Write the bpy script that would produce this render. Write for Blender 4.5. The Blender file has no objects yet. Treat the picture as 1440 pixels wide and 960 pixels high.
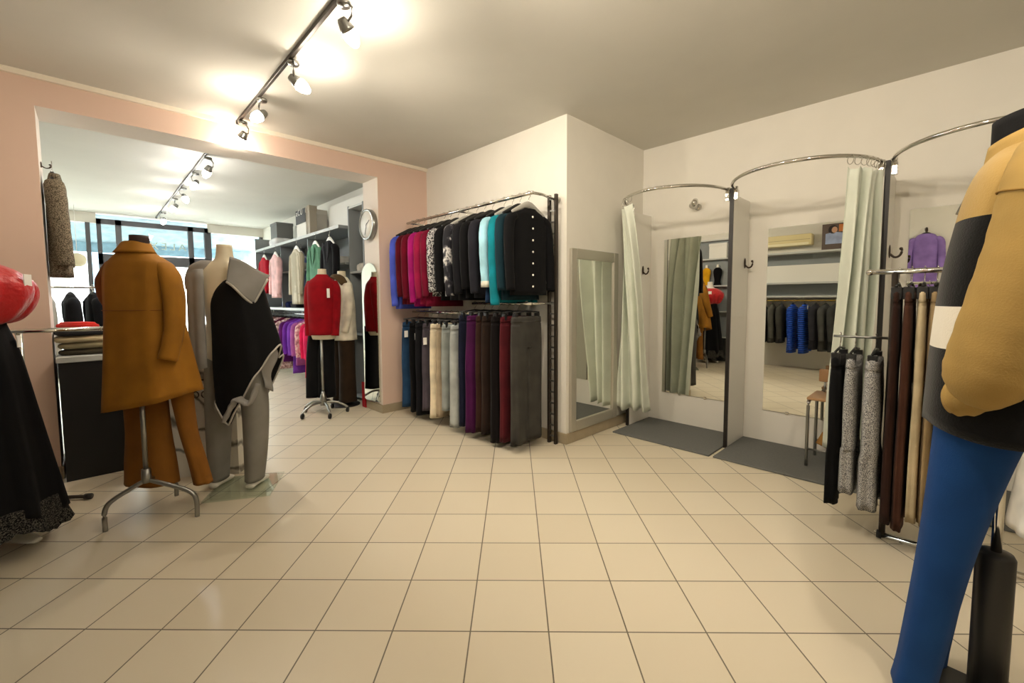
import bpy, bmesh, math, random
from mathutils import Vector, Matrix
R = math.radians
C = bpy.context.scene.collection
S2 = math.sqrt(.5)
def uv(x, y):                       # floor-tile axes (45 degrees to the walls) -> room axes
    return ((x + y) * S2, (y - x) * S2)

# ------------------------------------------------------------------ camera
F, PIT, ROLL, YAW, HH, PPX, PPY = 602.89, .0658, -.0055, -.0145, 1.2687, 714.98, 460.94
def rotm(a, ax): return Matrix.Rotation(a, 3, ax)
A = Matrix(((math.cos(YAW), -math.sin(YAW), 0), (math.sin(YAW), math.cos(YAW), 0), (0, 0, 1)))
B = Matrix(((1, 0, 0), (0, math.cos(PIT), -math.sin(PIT)), (0, math.sin(PIT), math.cos(PIT))))
D = Matrix(((math.cos(ROLL), 0, math.sin(ROLL)), (0, 1, 0), (-math.sin(ROLL), 0, math.cos(ROLL))))
T = Matrix(((S2, S2, 0), (-S2, S2, 0), (0, 0, 1)))
M = D @ B @ A @ T.transposed()      # room -> (right, depth, up)
cam = bpy.data.cameras.new('camera'); co = bpy.data.objects.new('camera', cam); C.objects.link(co)
rows = [Vector(M[0]), Vector(M[2]), -Vector(M[1])]
mw = Matrix((rows[0], rows[1], rows[2])).transposed().to_4x4(); mw.translation = (0, 0, HH)
co.matrix_world = mw
cam.sensor_fit = 'HORIZONTAL'; cam.sensor_width = 36; cam.lens = F / 1440 * 36
cam.shift_x = (720 - PPX) / 1440; cam.shift_y = (PPY - 480) / 1440
cam.clip_start = .02
bpy.context.scene.camera = co
vs = bpy.context.scene.view_settings
vs.view_transform = 'Standard'; vs.look = 'None'; vs.gamma = 1; vs.use_curve_mapping = False; vs.exposure = 0.0

# ------------------------------------------------------------------ materials
def lin(h):
    h = h.lstrip('#'); v = [int(h[i:i+2], 16) / 255 for i in (0, 2, 4)]
    return [(c / 12.92 if c <= .04045 else ((c + .055) / 1.055) ** 2.4) for c in v] + [1]
def base(name, col, rough=.6, metal=0, spec=.5):
    m = bpy.data.materials.new(name); m.use_nodes = True
    b = m.node_tree.nodes['Principled BSDF']
    b.inputs['Base Color'].default_value = lin(col); b.inputs['Roughness'].default_value = rough
    b.inputs['Metallic'].default_value = metal; b.inputs['Specular IOR Level'].default_value = spec
    return m, m.node_tree, b
def nn(nt, t, **k):
    n = nt.nodes.new(t)
    for a, v in k.items(): setattr(n, a, v)
    return n
def coords(nt, scale=1, loc=(0, 0, 0), rot=(0, 0, 0)):
    t = nn(nt, 'ShaderNodeTexCoord'); m = nn(nt, 'ShaderNodeMapping')
    m.inputs['Scale'].default_value = (scale,) * 3 if not isinstance(scale, tuple) else scale
    m.inputs['Location'].default_value = loc; m.inputs['Rotation'].default_value = rot
    nt.links.new(t.outputs['Object'], m.inputs['Vector']); return m.outputs['Vector']
def noise(nt, vec, scale, detail=3):
    n = nn(nt, 'ShaderNodeTexNoise'); n.inputs['Scale'].default_value = scale; n.inputs['Detail'].default_value = detail
    nt.links.new(vec, n.inputs['Vector']); return n.outputs['Fac']
def ramp(nt, fac, stops, interp='LINEAR'):
    r = nn(nt, 'ShaderNodeValToRGB'); r.color_ramp.interpolation = interp
    e = r.color_ramp.elements
    while len(e) < len(stops): e.new(.5)
    for i, (p, c) in enumerate(stops): e[i].position = p; e[i].color = lin(c)
    nt.links.new(fac, r.inputs['Fac']); return r.outputs['Color']
def bump(nt, b, h, strength=.2, dist=.01):
    n = nn(nt, 'ShaderNodeBump'); n.inputs['Strength'].default_value = strength; n.inputs['Distance'].default_value = dist
    nt.links.new(h, n.inputs['Height']); nt.links.new(n.outputs['Normal'], b.inputs['Normal'])
def shade(c, f):
    v = [int(c.lstrip('#')[i:i+2], 16) for i in (0, 2, 4)]
    return '#%02x%02x%02x' % tuple(max(0, min(255, int(x * f))) for x in v)
CACHE = {}
def fabric(col, rough=.9, weave=260, amp=.25, var=.1):
    k = ('f', col, rough, weave)
    if k in CACHE: return CACHE[k]
    m, nt, b = base('fabric ' + col, col, rough, 0, .15)
    v = coords(nt); n1 = noise(nt, v, 7, 2); n2 = noise(nt, v, weave, 2)
    nt.links.new(ramp(nt, n1, [(.3, shade(col, 1 - var)), (.7, shade(col, 1 + var))]), b.inputs['Base Color'])
    b.inputs['Sheen Weight'].default_value = .03; b.inputs['Sheen Roughness'].default_value = .5
    bump(nt, b, n2, amp, .003); CACHE[k] = m; return m
def speckle(c1, c2, scale=120, mid=.5, w=.04):
    k = ('s', c1, c2, scale, mid)
    if k in CACHE: return CACHE[k]
    m, nt, b = base('tweed ' + c1, c1, .95, 0, .1)
    n = noise(nt, coords(nt), scale, 2)
    nt.links.new(ramp(nt, n, [(mid - w, c1), (mid + w, c2)]), b.inputs['Base Color']); bump(nt, b, n, .3, .004)
    CACHE[k] = m; return m
def floral(c0, stops, scale=14):
    k = ('fl', c0, scale)
    if k in CACHE: return CACHE[k]
    m, nt, b = base('floral ' + c0, c0, .8, 0, .2)
    v = coords(nt, (scale, scale, scale * .8)); n = noise(nt, v, 1.0, 3)
    nt.links.new(ramp(nt, n, stops), b.inputs['Base Color']); CACHE[k] = m; return m
def banded(stops, zlo, zhi, noise_scale=200):
    m, nt, b = base('banded cloth', stops[0][1], .95, 0, .1)
    v = coords(nt); s = nn(nt, 'ShaderNodeSeparateXYZ'); nt.links.new(v, s.inputs[0])
    r = nn(nt, 'ShaderNodeMapRange'); r.inputs['From Min'].default_value = zlo; r.inputs['From Max'].default_value = zhi
    nt.links.new(s.outputs['Z'], r.inputs['Value'])
    nt.links.new(ramp(nt, r.outputs['Result'], stops, 'CONSTANT'), b.inputs['Base Color'])
    bump(nt, b, noise(nt, v, noise_scale, 2), .3, .004); b.inputs['Sheen Weight'].default_value = .2
    return m
def stripes(c1, c2, freq, axis='Z', rough=.8, bumpy=0):
    k = ('st', c1, c2, freq, axis)
    if k in CACHE: return CACHE[k]
    m, nt, b = base('striped ' + c1, c1, rough, 0, .3)
    w = nn(nt, 'ShaderNodeTexWave', bands_direction=axis); w.inputs['Scale'].default_value = freq
    w.inputs['Distortion'].default_value = 1.5; w.inputs['Detail'].default_value = 1
    nt.links.new(coords(nt), w.inputs['Vector'])
    nt.links.new(ramp(nt, w.outputs['Fac'], [(.25, c1), (.6, c2)]), b.inputs['Base Color'])
    if bumpy: bump(nt, b, w.outputs['Fac'], bumpy, .02)
    CACHE[k] = m; return m
def plain(name, col, rough=.5, metal=0, spec=.5):
    k = ('p', name, col)
    if k not in CACHE: CACHE[k] = base(name, col, rough, metal, spec)[0]
    return CACHE[k]
def painted(name, col, scale=5, var=.03, rough=.85, b_amt=.05, soft=.35):
    m, nt, b = base(name, col, rough, 0, .25)
    n = noise(nt, coords(nt), scale, 4)
    nt.links.new(ramp(nt, n, [(.2, shade(col, 1 - var * soft)), (.8, shade(col, 1 + var * soft))]), b.inputs['Base Color'])
    bump(nt, b, noise(nt, coords(nt), 90, 3), b_amt, .002); return m
def emit(name, col, s):
    k = ('e', name, s)
    if k in CACHE: return CACHE[k]
    m = bpy.data.materials.new(name); m.use_nodes = True; nt = m.node_tree
    b = nt.nodes['Principled BSDF']; b.inputs['Base Color'].default_value = lin(col)
    b.inputs['Emission Color'].default_value = lin(col); b.inputs['Emission Strength'].default_value = s
    CACHE[k] = m; return m
def glassm(name, tint='#ffffff', rough=0.0):
    k = ('g', name)
    if k in CACHE: return CACHE[k]
    m = bpy.data.materials.new(name); m.use_nodes = True; nt = m.node_tree; nt.nodes.clear()
    o = nn(nt, 'ShaderNodeOutputMaterial'); t = nn(nt, 'ShaderNodeBsdfTransparent'); g = nn(nt, 'ShaderNodeBsdfGlossy')
    t.inputs['Color'].default_value = lin(tint); g.inputs['Roughness'].default_value = rough
    lw = nn(nt, 'ShaderNodeLayerWeight'); lw.inputs['Blend'].default_value = .5; pw = nn(nt, 'ShaderNodeMath', operation='POWER'); pw.inputs[1].default_value = 4
    nt.links.new(lw.outputs['Facing'], pw.inputs[0]); fr = nn(nt, 'ShaderNodeMapRange'); fr.inputs['To Min'].default_value = .04; fr.inputs['To Max'].default_value = .7; nt.links.new(pw.outputs[0], fr.inputs['Value']); mx = nn(nt, 'ShaderNodeMixShader')
    nt.links.new(fr.outputs[0], mx.inputs[0]); nt.links.new(t.outputs[0], mx.inputs[1]); nt.links.new(g.outputs[0], mx.inputs[2])
    nt.links.new(mx.outputs[0], o.inputs[0]); CACHE[k] = m; return m

CHROME = plain('chrome', '#d8d6d0', .12, 1)
STEEL = plain('brushed steel', '#9a9a96', .32, 1)
DARKM = plain('dark bronze metal', '#3a332c', .4, .6)
BLACKP = plain('black plastic', '#161616', .45)
WHITEP = plain('white plastic', '#eeece6', .4)
CARD = plain('white card', '#f4f2ec', .7)
MIRROR = plain('mirror glass', '#eceee8', .0, 1)
WALLW = painted('white wall paint', '#e6e2d8')
PANELW = plain('white laminate', '#e6e3da', .35)
GREY = painted('grey shelf laminate', '#8f9496', 8, .02, .5, .0)
GREYE = plain('light grey shelf edge', '#c3c6c4', .5)
BASEB = painted('stone skirting', '#a4977f', 14, .1, .45)
CLEAR = glassm('clear glass', '#f2f8f8')

# ------------------------------------------------------------------ mesh helpers
def cr(p0, p1, p2, p3, t):
    return .5 * ((2 * p1) + (-p0 + p2) * t + (2 * p0 - 5 * p1 + 4 * p2 - p3) * t * t + (-p0 + 3 * p1 - 3 * p2 + p3) * t ** 3)
def resample(rows, n):
    if n <= len(rows) and n > 0 and n == len(rows): return rows
    out = []; L = len(rows)
    for i in range(n):
        f = i * (L - 1) / (n - 1); k = min(int(f), L - 2); t = f - k
        a = rows[max(k - 1, 0)]; b = rows[k]; c = rows[k + 1]; d = rows[min(k + 2, L - 1)]
        out.append([cr(a[j], b[j], c[j], d[j], t) for j in range(len(b))])
    return out
def skin_rings(bm, rings, cap0=True, cap1=True):
    vv = [[bm.verts.new(p) for p in r] for r in rings]; n = len(vv[0])
    for a, b in zip(vv[:-1], vv[1:]):
        for i in range(n): bm.faces.new((a[i], a[(i + 1) % n], b[(i + 1) % n], b[i]))
    if cap0: bm.faces.new(list(reversed(vv[0])))
    if cap1: bm.faces.new(vv[-1])
    return vv
def loft(bm, rows, seg=32, n=24, p=2.3, fold=None, hem=None, open_hem=True, seed=0):
    """rows: (cx, cy, z, a, b) top to bottom. fold: (count, amp). hem: f(theta) -> extra z drop at the bottom."""
    rnd = random.Random(seed); ph = [rnd.random() * 6.28 for _ in range(4)]
    rs = resample(rows, n); rings = []
    for i, (cx, cy, z, a, b) in enumerate(rs):
        t = i / (len(rs) - 1); r = []
        for k in range(seg):
            th = 2 * math.pi * k / seg; c, s = math.cos(th), math.sin(th)
            x = math.copysign(abs(c) ** (2 / p), c) * a; y = math.copysign(abs(s) ** (2 / p), s) * b
            g = 1
            if fold:
                f, am = fold; w = am * t ** 1.2
                g += w * (math.sin(f * th + ph[0] + 1.2 * t) + .5 * math.sin((f * 2 - 1) * th + ph[1]) + .4 * math.sin((f + 2) * th + ph[2] - t))
            zz = z
            if hem: zz -= hem(th, cx + x * g) * t ** 2
            r.append((cx + x * g, cy + y * g, zz))
        rings.append(r)
    if open_hem:                                     # turn the hem in so it reads as an opening
        cx, cy, z, a, b = rs[-1]
        last = rings[-1]
        rings.append([(cx + (x - cx) * .9, cy + (y - cy) * .86, zz + .004) for x, y, zz in last])
        rings.append([(cx + (x - cx) * .86, cy + (y - cy) * .8, zz + .05) for x, y, zz in last])
    skin_rings(bm, rings)
    return bm
def sweep(bm, pts, seg=16, n=None, up=(0, 0, 1), cap=True, rip=0, seed=0):
    """pts: (x, y, z, ra, rb); ra across `side`, rb across the other normal."""
    rs = resample(pts, n or max(len(pts), 2)); rings = []; up = Vector(up); L = len(rs); rnd = random.Random(seed); ph = rnd.random() * 6
    for i, q in enumerate(rs):
        a = Vector(rs[max(i - 1, 0)][:3]); b = Vector(rs[min(i + 1, L - 1)][:3]); d = (b - a).normalized()
        s = d.cross(up)
        if s.length < .05: s = d.cross(Vector((1, 0, 0)))
        s.normalize(); w = s.cross(d).normalized(); o = Vector(q[:3]); r = []
        for k in range(seg):
            th = 2 * math.pi * k / seg; g = 1 + rip * math.sin(i * 1.9 + ph + math.sin(th * 2))
            r.append(tuple(o + s * math.cos(th) * q[3] * g + w * math.sin(th) * q[4] * g))
        rings.append(r)
    skin_rings(bm, rings, cap, cap); return bm
def tube(bm, pts, r, seg=10, n=None, up=(0, 0, 1)): return sweep(bm, [(*p, r, r) for p in pts], seg, n or len(pts), up)
def box(bm, x0, x1, y0, y1, z0, z1, bev=0):
    g = bmesh.ops.create_cube(bm, size=1)
    for v in g['verts']:
        v.co = Vector(((x0 + x1) / 2 + v.co.x * (x1 - x0), (y0 + y1) / 2 + v.co.y * (y1 - y0), (z0 + z1) / 2 + v.co.z * (z1 - z0)))
    if bev:
        es = list({e for v in g['verts'] for e in v.link_edges})
        bmesh.ops.bevel(bm, geom=es, offset=bev, segments=2, affect='EDGES', profile=.5)
    return bm
def cyl(bm, p, r, h, seg=24, r2=None, axis='z'):
    r2 = r if r2 is None else r2
    rings = []
    for z, rr in ((0, r), (h, r2)):
        rg = []
        for k in range(seg):
            a = 2 * math.pi * k / seg; x, y = rr * math.cos(a), rr * math.sin(a)
            q = {'z': (x, y, z), 'x': (z, x, y), 'y': (y, z, x)}[axis]
            rg.append((p[0] + q[0], p[1] + q[1], p[2] + q[2]))
        rings.append(rg)
    skin_rings(bm, rings); return bm
def lathe(bm, prof, seg=24, o=(0, 0, 0)):
    skin_rings(bm, [[(o[0] + r * math.cos(2 * math.pi * k / seg), o[1] + r * math.sin(2 * math.pi * k / seg), o[2] + z) for k in range(seg)] for r, z in prof]); return bm
def ball(bm, c, rx, ry=None, rz=None, seg=16):
    g = bmesh.ops.create_uvsphere(bm, u_segments=seg, v_segments=seg // 2 + 2, radius=1)
    for v in g['verts']: v.co = Vector((c[0] + v.co.x * rx, c[1] + v.co.y * (ry or rx), c[2] + v.co.z * (rz or rx)))
    return bm
def sheet(bm, nu, nv, f):
    g = [[bm.verts.new(f(i / nu, j / nv)) for i in range(nu + 1)] for j in range(nv + 1)]
    for j in range(nv):
        for i in range(nu): bm.faces.new((g[j][i], g[j][i + 1], g[j + 1][i + 1], g[j + 1][i]))
    return bm
def nb(): return bmesh.new()
def obj(name, bm, mat, parent=None, smooth=True, loc=None, thick=0, sharp=False, rotz=None):
    me = bpy.data.meshes.new(name); bmesh.ops.recalc_face_normals(bm, faces=bm.faces); bm.to_mesh(me); bm.free()
    for m in (mat if isinstance(mat, (list, tuple)) else [mat]): me.materials.append(m)
    o = bpy.data.objects.new(name, me); C.objects.link(o)
    for p in me.polygons: p.use_smooth = smooth
    if sharp: 
        me.set_sharp_from_angle(angle=R(40))
    if thick:
        s = o.modifiers.new('thickness', 'SOLIDIFY'); s.thickness = thick; s.offset = 0
    if parent: o.parent = parent
    if loc: o.location = loc
    if rotz is not None: o.rotation_euler.z = rotz
    return o
def tag(o, label, cat, group=None):
    o['label'] = label; o['category'] = cat
    if group: o['group'] = group
    return o
def thing(name, label, cat, loc=(0, 0, 0), rotz=0, group=None):
    o = bpy.data.objects.new(name, None); C.objects.link(o); o.empty_display_size = .1
    o.location = loc; o.rotation_euler.z = rotz
    return tag(o, label, cat, group)
def struct(name, bm, mat, parent=None, smooth=False):
    o = obj(name, bm, mat, parent, smooth)
    if not parent: o['kind'] = 'structure'
    return o
def bx(*a, bev=0): return box(nb(), *a, bev=bev)

# ------------------------------------------------------------------ the setting
CEIL, CEIL2, UL, UR, US, VP0, VP1, VS, VB, VF = 2.816, 2.79, -.84, 4.22, 2.93, 4.40, 4.75, 2.30, -2.5, 10.3
def tile_mat():
    m, nt, b = base('cream floor tiles', '#d8cdb6', .37, 0, .45)
    v = coords(nt, 1, (.175, -.063, 0))
    k = nn(nt, 'ShaderNodeTexBrick', offset=0, squash=1, offset_frequency=1, squash_frequency=1)
    for n_, val in (('Scale', 1), ('Mortar Size', .0028), ('Mortar Smooth', .1), ('Bias', 0), ('Brick Width', .3), ('Row Height', .3)): k.inputs[n_].default_value = val
    k.inputs['Color1'].default_value = lin('#dcd1ba'); k.inputs['Color2'].default_value = lin('#d6cab2'); k.inputs['Mortar'].default_value = lin('#6f6656')
    nt.links.new(v, k.inputs['Vector'])
    nt.links.new(k.outputs['Color'], b.inputs['Base Color'])
    inv = nn(nt, 'ShaderNodeMath', operation='SUBTRACT'); inv.inputs[0].default_value = 1; nt.links.new(k.outputs['Fac'], inv.inputs[1])
    bump(nt, b, inv.outputs[0], .4, .002); return m
bm = nb()
def tl(u, v): return ((u - v) * S2, (u + v) * S2, 0)
fl = [(-2.1, VP0), (UL - .1, VP0), (UL - .1, VB), (UR, VB), (UR, VS), (US, VS), (US, VF), (-2.1, VF)]
bm.faces.new([bm.verts.new(tl(*p)) for p in fl])
floor = struct('floor', bm, tile_mat()); floor.rotation_euler.z = R(-45)
CEILM = painted('ceiling paint', '#d6d3ca', 3, .03)
struct('ceiling', bx(UL - .1, UR + .1, VB - .1, VP0 + .02, CEIL, CEIL + .1), CEILM)
struct('ceiling_front', bx(-2.1, 2.8, VP0 + .3, VF + .1, CEIL2, CEIL2 + .1), CEILM)
struct('wall_right', bx(UR, UR + .1, VB, VS, 0, CEIL), WALLW)
struct('wall_step', bx(US, UR + .1, VS, VS + .1, 0, CEIL), WALLW)
struct('wall_rear', bx(US, US + .12, VS + .1, VP0, 0, CEIL), WALLW)
struct('wall_left', bx(UL - .1, UL, VB, VP0, 0, CEIL), WALLW)
struct('wall_behind', bx(UL - .1, UR + .1, VB - .1, VB, 0, CEIL), WALLW)
PINK = painted('pink wall paint', '#dfc3b2', 4, .02); PALE = painted('pink reveal paint with light baked in', '#ece2d8', 4, .02)  # paler tone paints in daylight on the reveals and shading under the lintel
bm = nb()
OL, OR, OZ = -.21, 2.30, 2.605
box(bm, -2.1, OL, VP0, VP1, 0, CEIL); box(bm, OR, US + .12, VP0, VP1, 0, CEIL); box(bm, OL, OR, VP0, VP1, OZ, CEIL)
bmesh.ops.recalc_face_normals(bm, faces=bm.faces)
for f in bm.faces:
    c = f.calc_center_median()
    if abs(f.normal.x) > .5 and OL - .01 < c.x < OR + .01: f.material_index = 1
    if f.normal.y > .5: f.material_index = 2
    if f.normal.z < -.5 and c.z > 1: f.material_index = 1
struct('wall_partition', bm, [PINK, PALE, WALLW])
struct('trim_1', bx(UL, US, VP0 - .025, VP0, CEIL - .035, CEIL), painted('cream cornice', '#efe6d4'))
struct('wall_front_right', bx(2.70, 2.8, VP1, VF, 0, CEIL2), WALLW)
struct('wall_front_left', bx(-2.1, -2.0, VP1, VF, 0, CEIL2), WALLW)
BH = .095
bm = nb(); box(bm, US - .015, US, VS - .015, VP0, 0, BH, .004); struct('baseboard_rear', bm, BASEB)
struct('baseboard_step', bx(US, UR, VS - .016, VS, 0, BH, bev=.004), BASEB)
struct('baseboard_partition', bx(OR - .015, US - .015, VP0 - .015, VP0, 0, BH, bev=.004), BASEB)
struct('baseboard_pillar', bx(OR - .016, OR, VP0, VP1 + .02, 0, BH, bev=.004), BASEB)
struct('baseboard_opening', bx(OL, OL + .014, VP0 - .014, VP1, 0, BH, bev=.004), BASEB)
struct('baseboard_left', bx(UL, OL, VP0 - .015, VP0, 0, BH, bev=.004), BASEB)

# shop front -----------------------------------------------------------
FR = plain('dark grey shop front frame', '#55565a', .45, .3)
D0, D1, DZ = .13, 1.72, 2.70
bm = nb()
box(bm, D0, D0 + .06, VF - .05, VF + .05, 0, DZ); box(bm, D1 - .06, D1, VF - .05, VF + .05, 0, DZ)
box(bm, D0, D1, VF - .05, VF + .05, DZ - .09, DZ); box(bm, D0, D1, VF - .05, VF + .05, 1.92, 2.10)
box(bm, .37, .45, VF - .05, VF + .05, 0, DZ); box(bm, 1.40, 1.48, VF - .05, VF + .05, 0, DZ)
door = struct('door_1', bm, FR)
struct('transom_pane', bx(.45, 1.40, VF - .006, VF + .006, 2.10, 2.61), CLEAR, door)
struct('transom_pane', bx(.19, .37, VF - .006, VF + .006, 2.10, 2.61), CLEAR, door)
struct('transom_pane', bx(1.48, 1.66, VF - .006, VF + .006, 2.10, 2.61), CLEAR, door)
struct('door_pane', bx(.45, 1.40, VF - .006, VF + .006, .05, 1.92), CLEAR, door)
struct('side_pane', bx(.19, .37, VF - .006, VF + .006, .05, 1.92), CLEAR, door)
struct('side_pane', bx(1.48, 1.66, VF - .006, VF + .006, .05, 1.92), CLEAR, door)
struct('door_handle', tube(nb(), [(1.33, VF - .06, .8), (1.33, VF - .09, .85), (1.33, VF - .09, 1.25), (1.33, VF - .06, 1.3)], .013), STEEL, door, True)
for nme, a, b, posts in (('window_1', -2.0, D0, (-1.98, -.9, .02)), ('window_2', D1, 2.70, (D1 + .02, 2.66))):
    bm = nb(); box(bm, a, b, VF - .04, VF + .04, 0, .45); struct('wall_' + nme.replace('window_1', 'shopfront_left').replace('window_2', 'shopfront_right'), bx(a, b, VF - .03, VF + .05, 2.62, CEIL2), WALLW)
    for p in posts: box(bm, p - .03, p + .03, VF - .04, VF + .04, .45, 2.62)
    w = struct(nme, bm, FR)
    struct('window_glass', bx(a, b, VF - .006, VF + .006, .45, 2.62), CLEAR, w)
# lettering on the transom, meant for the street: reads backwards from inside
def text_mesh(name, s, size, mat, loc, rot, ext=.002):
    cu = bpy.data.curves.new(name, 'FONT'); cu.body = s; cu.size = size; cu.extrude = ext; cu.space_character = 1.35
    to = bpy.data.objects.new(name + '_tmp', cu); C.objects.link(to)
    dg = bpy.context.evaluated_depsgraph_get(); me = bpy.data.meshes.new_from_object(to.evaluated_get(dg))
    bpy.data.objects.remove(to); o = bpy.data.objects.new(name, me); C.objects.link(o)
    me.materials.clear(); me.materials.append(mat); o.location = loc; o.rotation_euler = rot; return o
sg = text_mesh('shop_sign_lettering', 'ALEX', .19, plain('white vinyl letters', '#f6f4e8', .6), (1.37, VF + .01, 2.235), (R(90), 0, R(180)))
tag(sg, 'white ALEX lettering on the transom glass over the shop door, seen from behind', 'sign')

# street outside ---------------------------------------------------------
struct('ground', bx(-14, 18, VF + .12, 30, -.12, -.02), painted('pavement', '#b9b6b0'))
bd = thing('apartment_building', 'pale building across the street, seen through the shop front glass', 'building', (1, 21, 0))
bm = nb(); box(bm, -12, 12, 0, 3, 0, 9); obj('wall', bm, painted('pale render', '#e8e4dc'), bd, False)
for i in range(7):
    w = obj('window', bx(-10.6 + i * 3.2, -9.4 + i * 3.2, -.03, .02, 1.2, 3.0), plain('window glass far', '#7d96a8', .1), bd, False)
aw = thing('awning', 'blue grey canvas awning over the shop door outside', 'awning', (.95, VF + .12, 0))
bm = nb(); sheet(bm, 24, 6, lambda s, t: (-1.9 + s * 3.8, t * 1.3, 2.86 - t * .42 + .01 * math.sin(s * 40) * t)); obj('canopy', bm, fabric('#8a9fa6', .8), aw, True, thick=.012)
obj('valance', bx(-1.9, 1.9, 1.3, 1.315, 2.24, 2.45), fabric('#76909a', .8), aw, False)

# ------------------------------------------------------------------ lights
def point(name, loc, w, col, r=.05):
    l = bpy.data.lights.new(name, 'POINT'); l.energy = w; l.color = lin(col)[:3]; l.shadow_soft_size = r
    o = bpy.data.objects.new(name, l); C.objects.link(o); o.location = loc; return o
BULB = emit('lit bulb glass', '#fff6e6', 60)
def track(name, u, v0, v1, z, label):
    t = thing(name, label, 'track light rail', (u, v0, z))
    obj('rail', bx(-.011, .011, 0, v1 - v0, -.026, 0, bev=.003), DARKM, t, False)
    obj('end_cap', bx(-.014, .014, v1 - v0, v1 - v0 + .02, -.033, 0, bev=.004), BLACKP, t, False)
    obj('feed_box', bx(-.015, .015, .0, .12, -.032, 0, bev=.004), BLACKP, t, False)
def spot(u, v, z, yaw, tilt, label, group, w, col='#fff0da', lit=True):
    t = thing('track_spotlight', label, 'spotlight', (u, v, z), yaw, group)
    obj('mount_ring', lathe(nb(), [(.0, 0), (.034, 0), (.036, -.012), (.03, -.022), (.0, -.024)], 20), STEEL, t, True)
    obj('arm', tube(nb(), [(.03, 0, -.01), (.055, 0, -.04), (.05, 0, -.08), (.02, 0, -.105)], .006), STEEL, t)
    h = nb(); lathe(h, [(.0, .03), (.02, .03), (.026, .02), (.034, -.01), (.04, -.028), (.036, -.028), (.028, -.01), (.0, -.005)], 22)
    ho = obj('lamp_shade', h, STEEL, t); ho.location = (0, 0, -.11); ho.rotation_euler = (tilt, 0, 0)
    b = nb(); lathe(b, [(.0, -.005), (.028, -.012), (.040, -.04), (.034, -.075), (.016, -.105), (.0, -.112)], 20)
    bo = obj('bulb', b, BULB if lit else WHITEP, t); bo.location = (0, 0, -.11); bo.rotation_euler = (tilt, 0, 0)
    if lit:
        d = Vector((0, math.sin(tilt) * .14, -math.cos(tilt) * .14)); d.rotate(Matrix.Rotation(yaw, 3, 'Z'))
        p = Vector((u + d.x, v + d.y, z - .11 + d.z)); point('spotlight_glow', p, w * .28, col, .03)
        l = bpy.data.lights.new('spotlight_beam', 'SPOT'); l.energy = w * 1.7; l.color = lin(col)[:3]; l.shadow_soft_size = .035; l.spot_size = R(140); l.spot_blend = .8
        o = bpy.data.objects.new('spotlight_beam', l); C.objects.link(o); o.location = p; o.rotation_euler = d.to_track_quat('-Z', 'Y').to_euler()
track('lighting_track', .98, -1.6, 4.32, CEIL, 'long dark lighting track on the ceiling of the main sales room')
track('lighting_track', .92, 5.2, 10.0, CEIL2, 'dark lighting track on the front room ceiling, running to the shop door')
W1 = 26
g = 'spotlights on the main room track'
spot(1.0, 2.22, CEIL - .03, R(-70), R(50), 'brightest spotlight on the main track, nearest the top edge of the photo', g, W1)
spot(1.0, 2.98, CEIL - .03, R(-110), R(55), 'tilted spotlight with flame shaped bulb, halfway along the main track', g, W1 * .7)
spot(1.0, 3.68, CEIL - .03, R(100), R(50), 'spotlight on the main track, next to last before the pink wall', g, W1 * .7)
spot(1.0, 4.25, CEIL - .03, R(30), R(40), 'last spotlight of the main track, close to the pink wall', g, W1 * .5)
for v, y in ((1.4, -95), (.5, -80), (-.5, -60), (-1.4, 80)):
    spot(1.0, v, CEIL - .03, R(y), R(55), 'spotlight on the part of the main track above the viewer', g, W1, lit=True)
g = 'spotlights on the front room track'
for i, (v, y, l) in enumerate(((5.45, 30, 'nearest spotlight on the front room track, just past the lintel'), (6.2, 130, 'large glowing spotlight second on the front room track'),
        (7.1, 200, 'third spotlight along the front room track'), (7.9, 90, 'fourth spotlight along the front room track, bluish'), (9.3, 160, 'farthest spotlight of the front room track, beside the shop door'))):
    spot(.95, v, CEIL2 - .03, R(y), R(35), l, g, 15, '#fafaff')
w = bpy.data.worlds.new('daylight'); bpy.context.scene.world = w; w.use_nodes = True
bg = w.node_tree.nodes['Background']; bg.inputs['Color'].default_value = (.93, .97, 1, 1); bg.inputs['Strength'].default_value = 16
pl = bpy.data.lights.new('shop_front_daylight', 'AREA'); pl.shape = 'RECTANGLE'; pl.size = 4.6; pl.size_y = 2.5; pl.cycles.is_portal = True
po = bpy.data.objects.new('shop_front_daylight', pl); C.objects.link(po); po.location = (.35, VF + .1, 1.35); po.rotation_euler = (R(-90), 0, 0)

# ------------------------------------------------------------------ fitting rooms
PU = 3.81                                       # free edge of the partitions
MATM = painted('dark grey ribbed mat', '#6a6b68', 60, .12, .9, .3)
EDGE = plain('dark brown edge strip', '#191411', .45)
for v, l in ((2.215, 'white fitting room partition next to the framed wall mirror'), (1.285, 'white fitting room partition between the two open cubicles'),
             (.325, 'white fitting room partition behind the drawn sage curtain'), (-.62, 'white fitting room partition hidden behind the camel coat')):
    p = thing('fitting_room_partition', l, 'partition', (PU, v, 0), 0, 'fitting room partitions')
    obj('panel', bx(.012, UR - PU - .001, -.014, .014, .0, 2.12), PANELW, p, False)
    obj('edge_strip', bx(-.004, .012, -.0145, .0145, 0, 2.17), EDGE, p, False)
    for s in (-1, 1): obj('rail_bracket', bx(-.012, .02, .018 * s if s > 0 else -.05, .05 if s > 0 else -.018, 2.07, 2.15, bev=.004), CHROME, p, False)
for a, b, l in ((1.30, 2.19, 'grey mat on the floor of the left fitting cubicle'), (.345, 1.27, 'grey mat on the floor of the cubicle with the stool'), (-.60, .31, 'grey mat on the floor of the rightmost fitting cubicle')):
    m_ = obj('floor_mat', bx(3.50, UR - .005, a, b, .0, .014, bev=.004), MATM, None, False); tag(m_, l, 'mat', 'fitting room mats')
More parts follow.
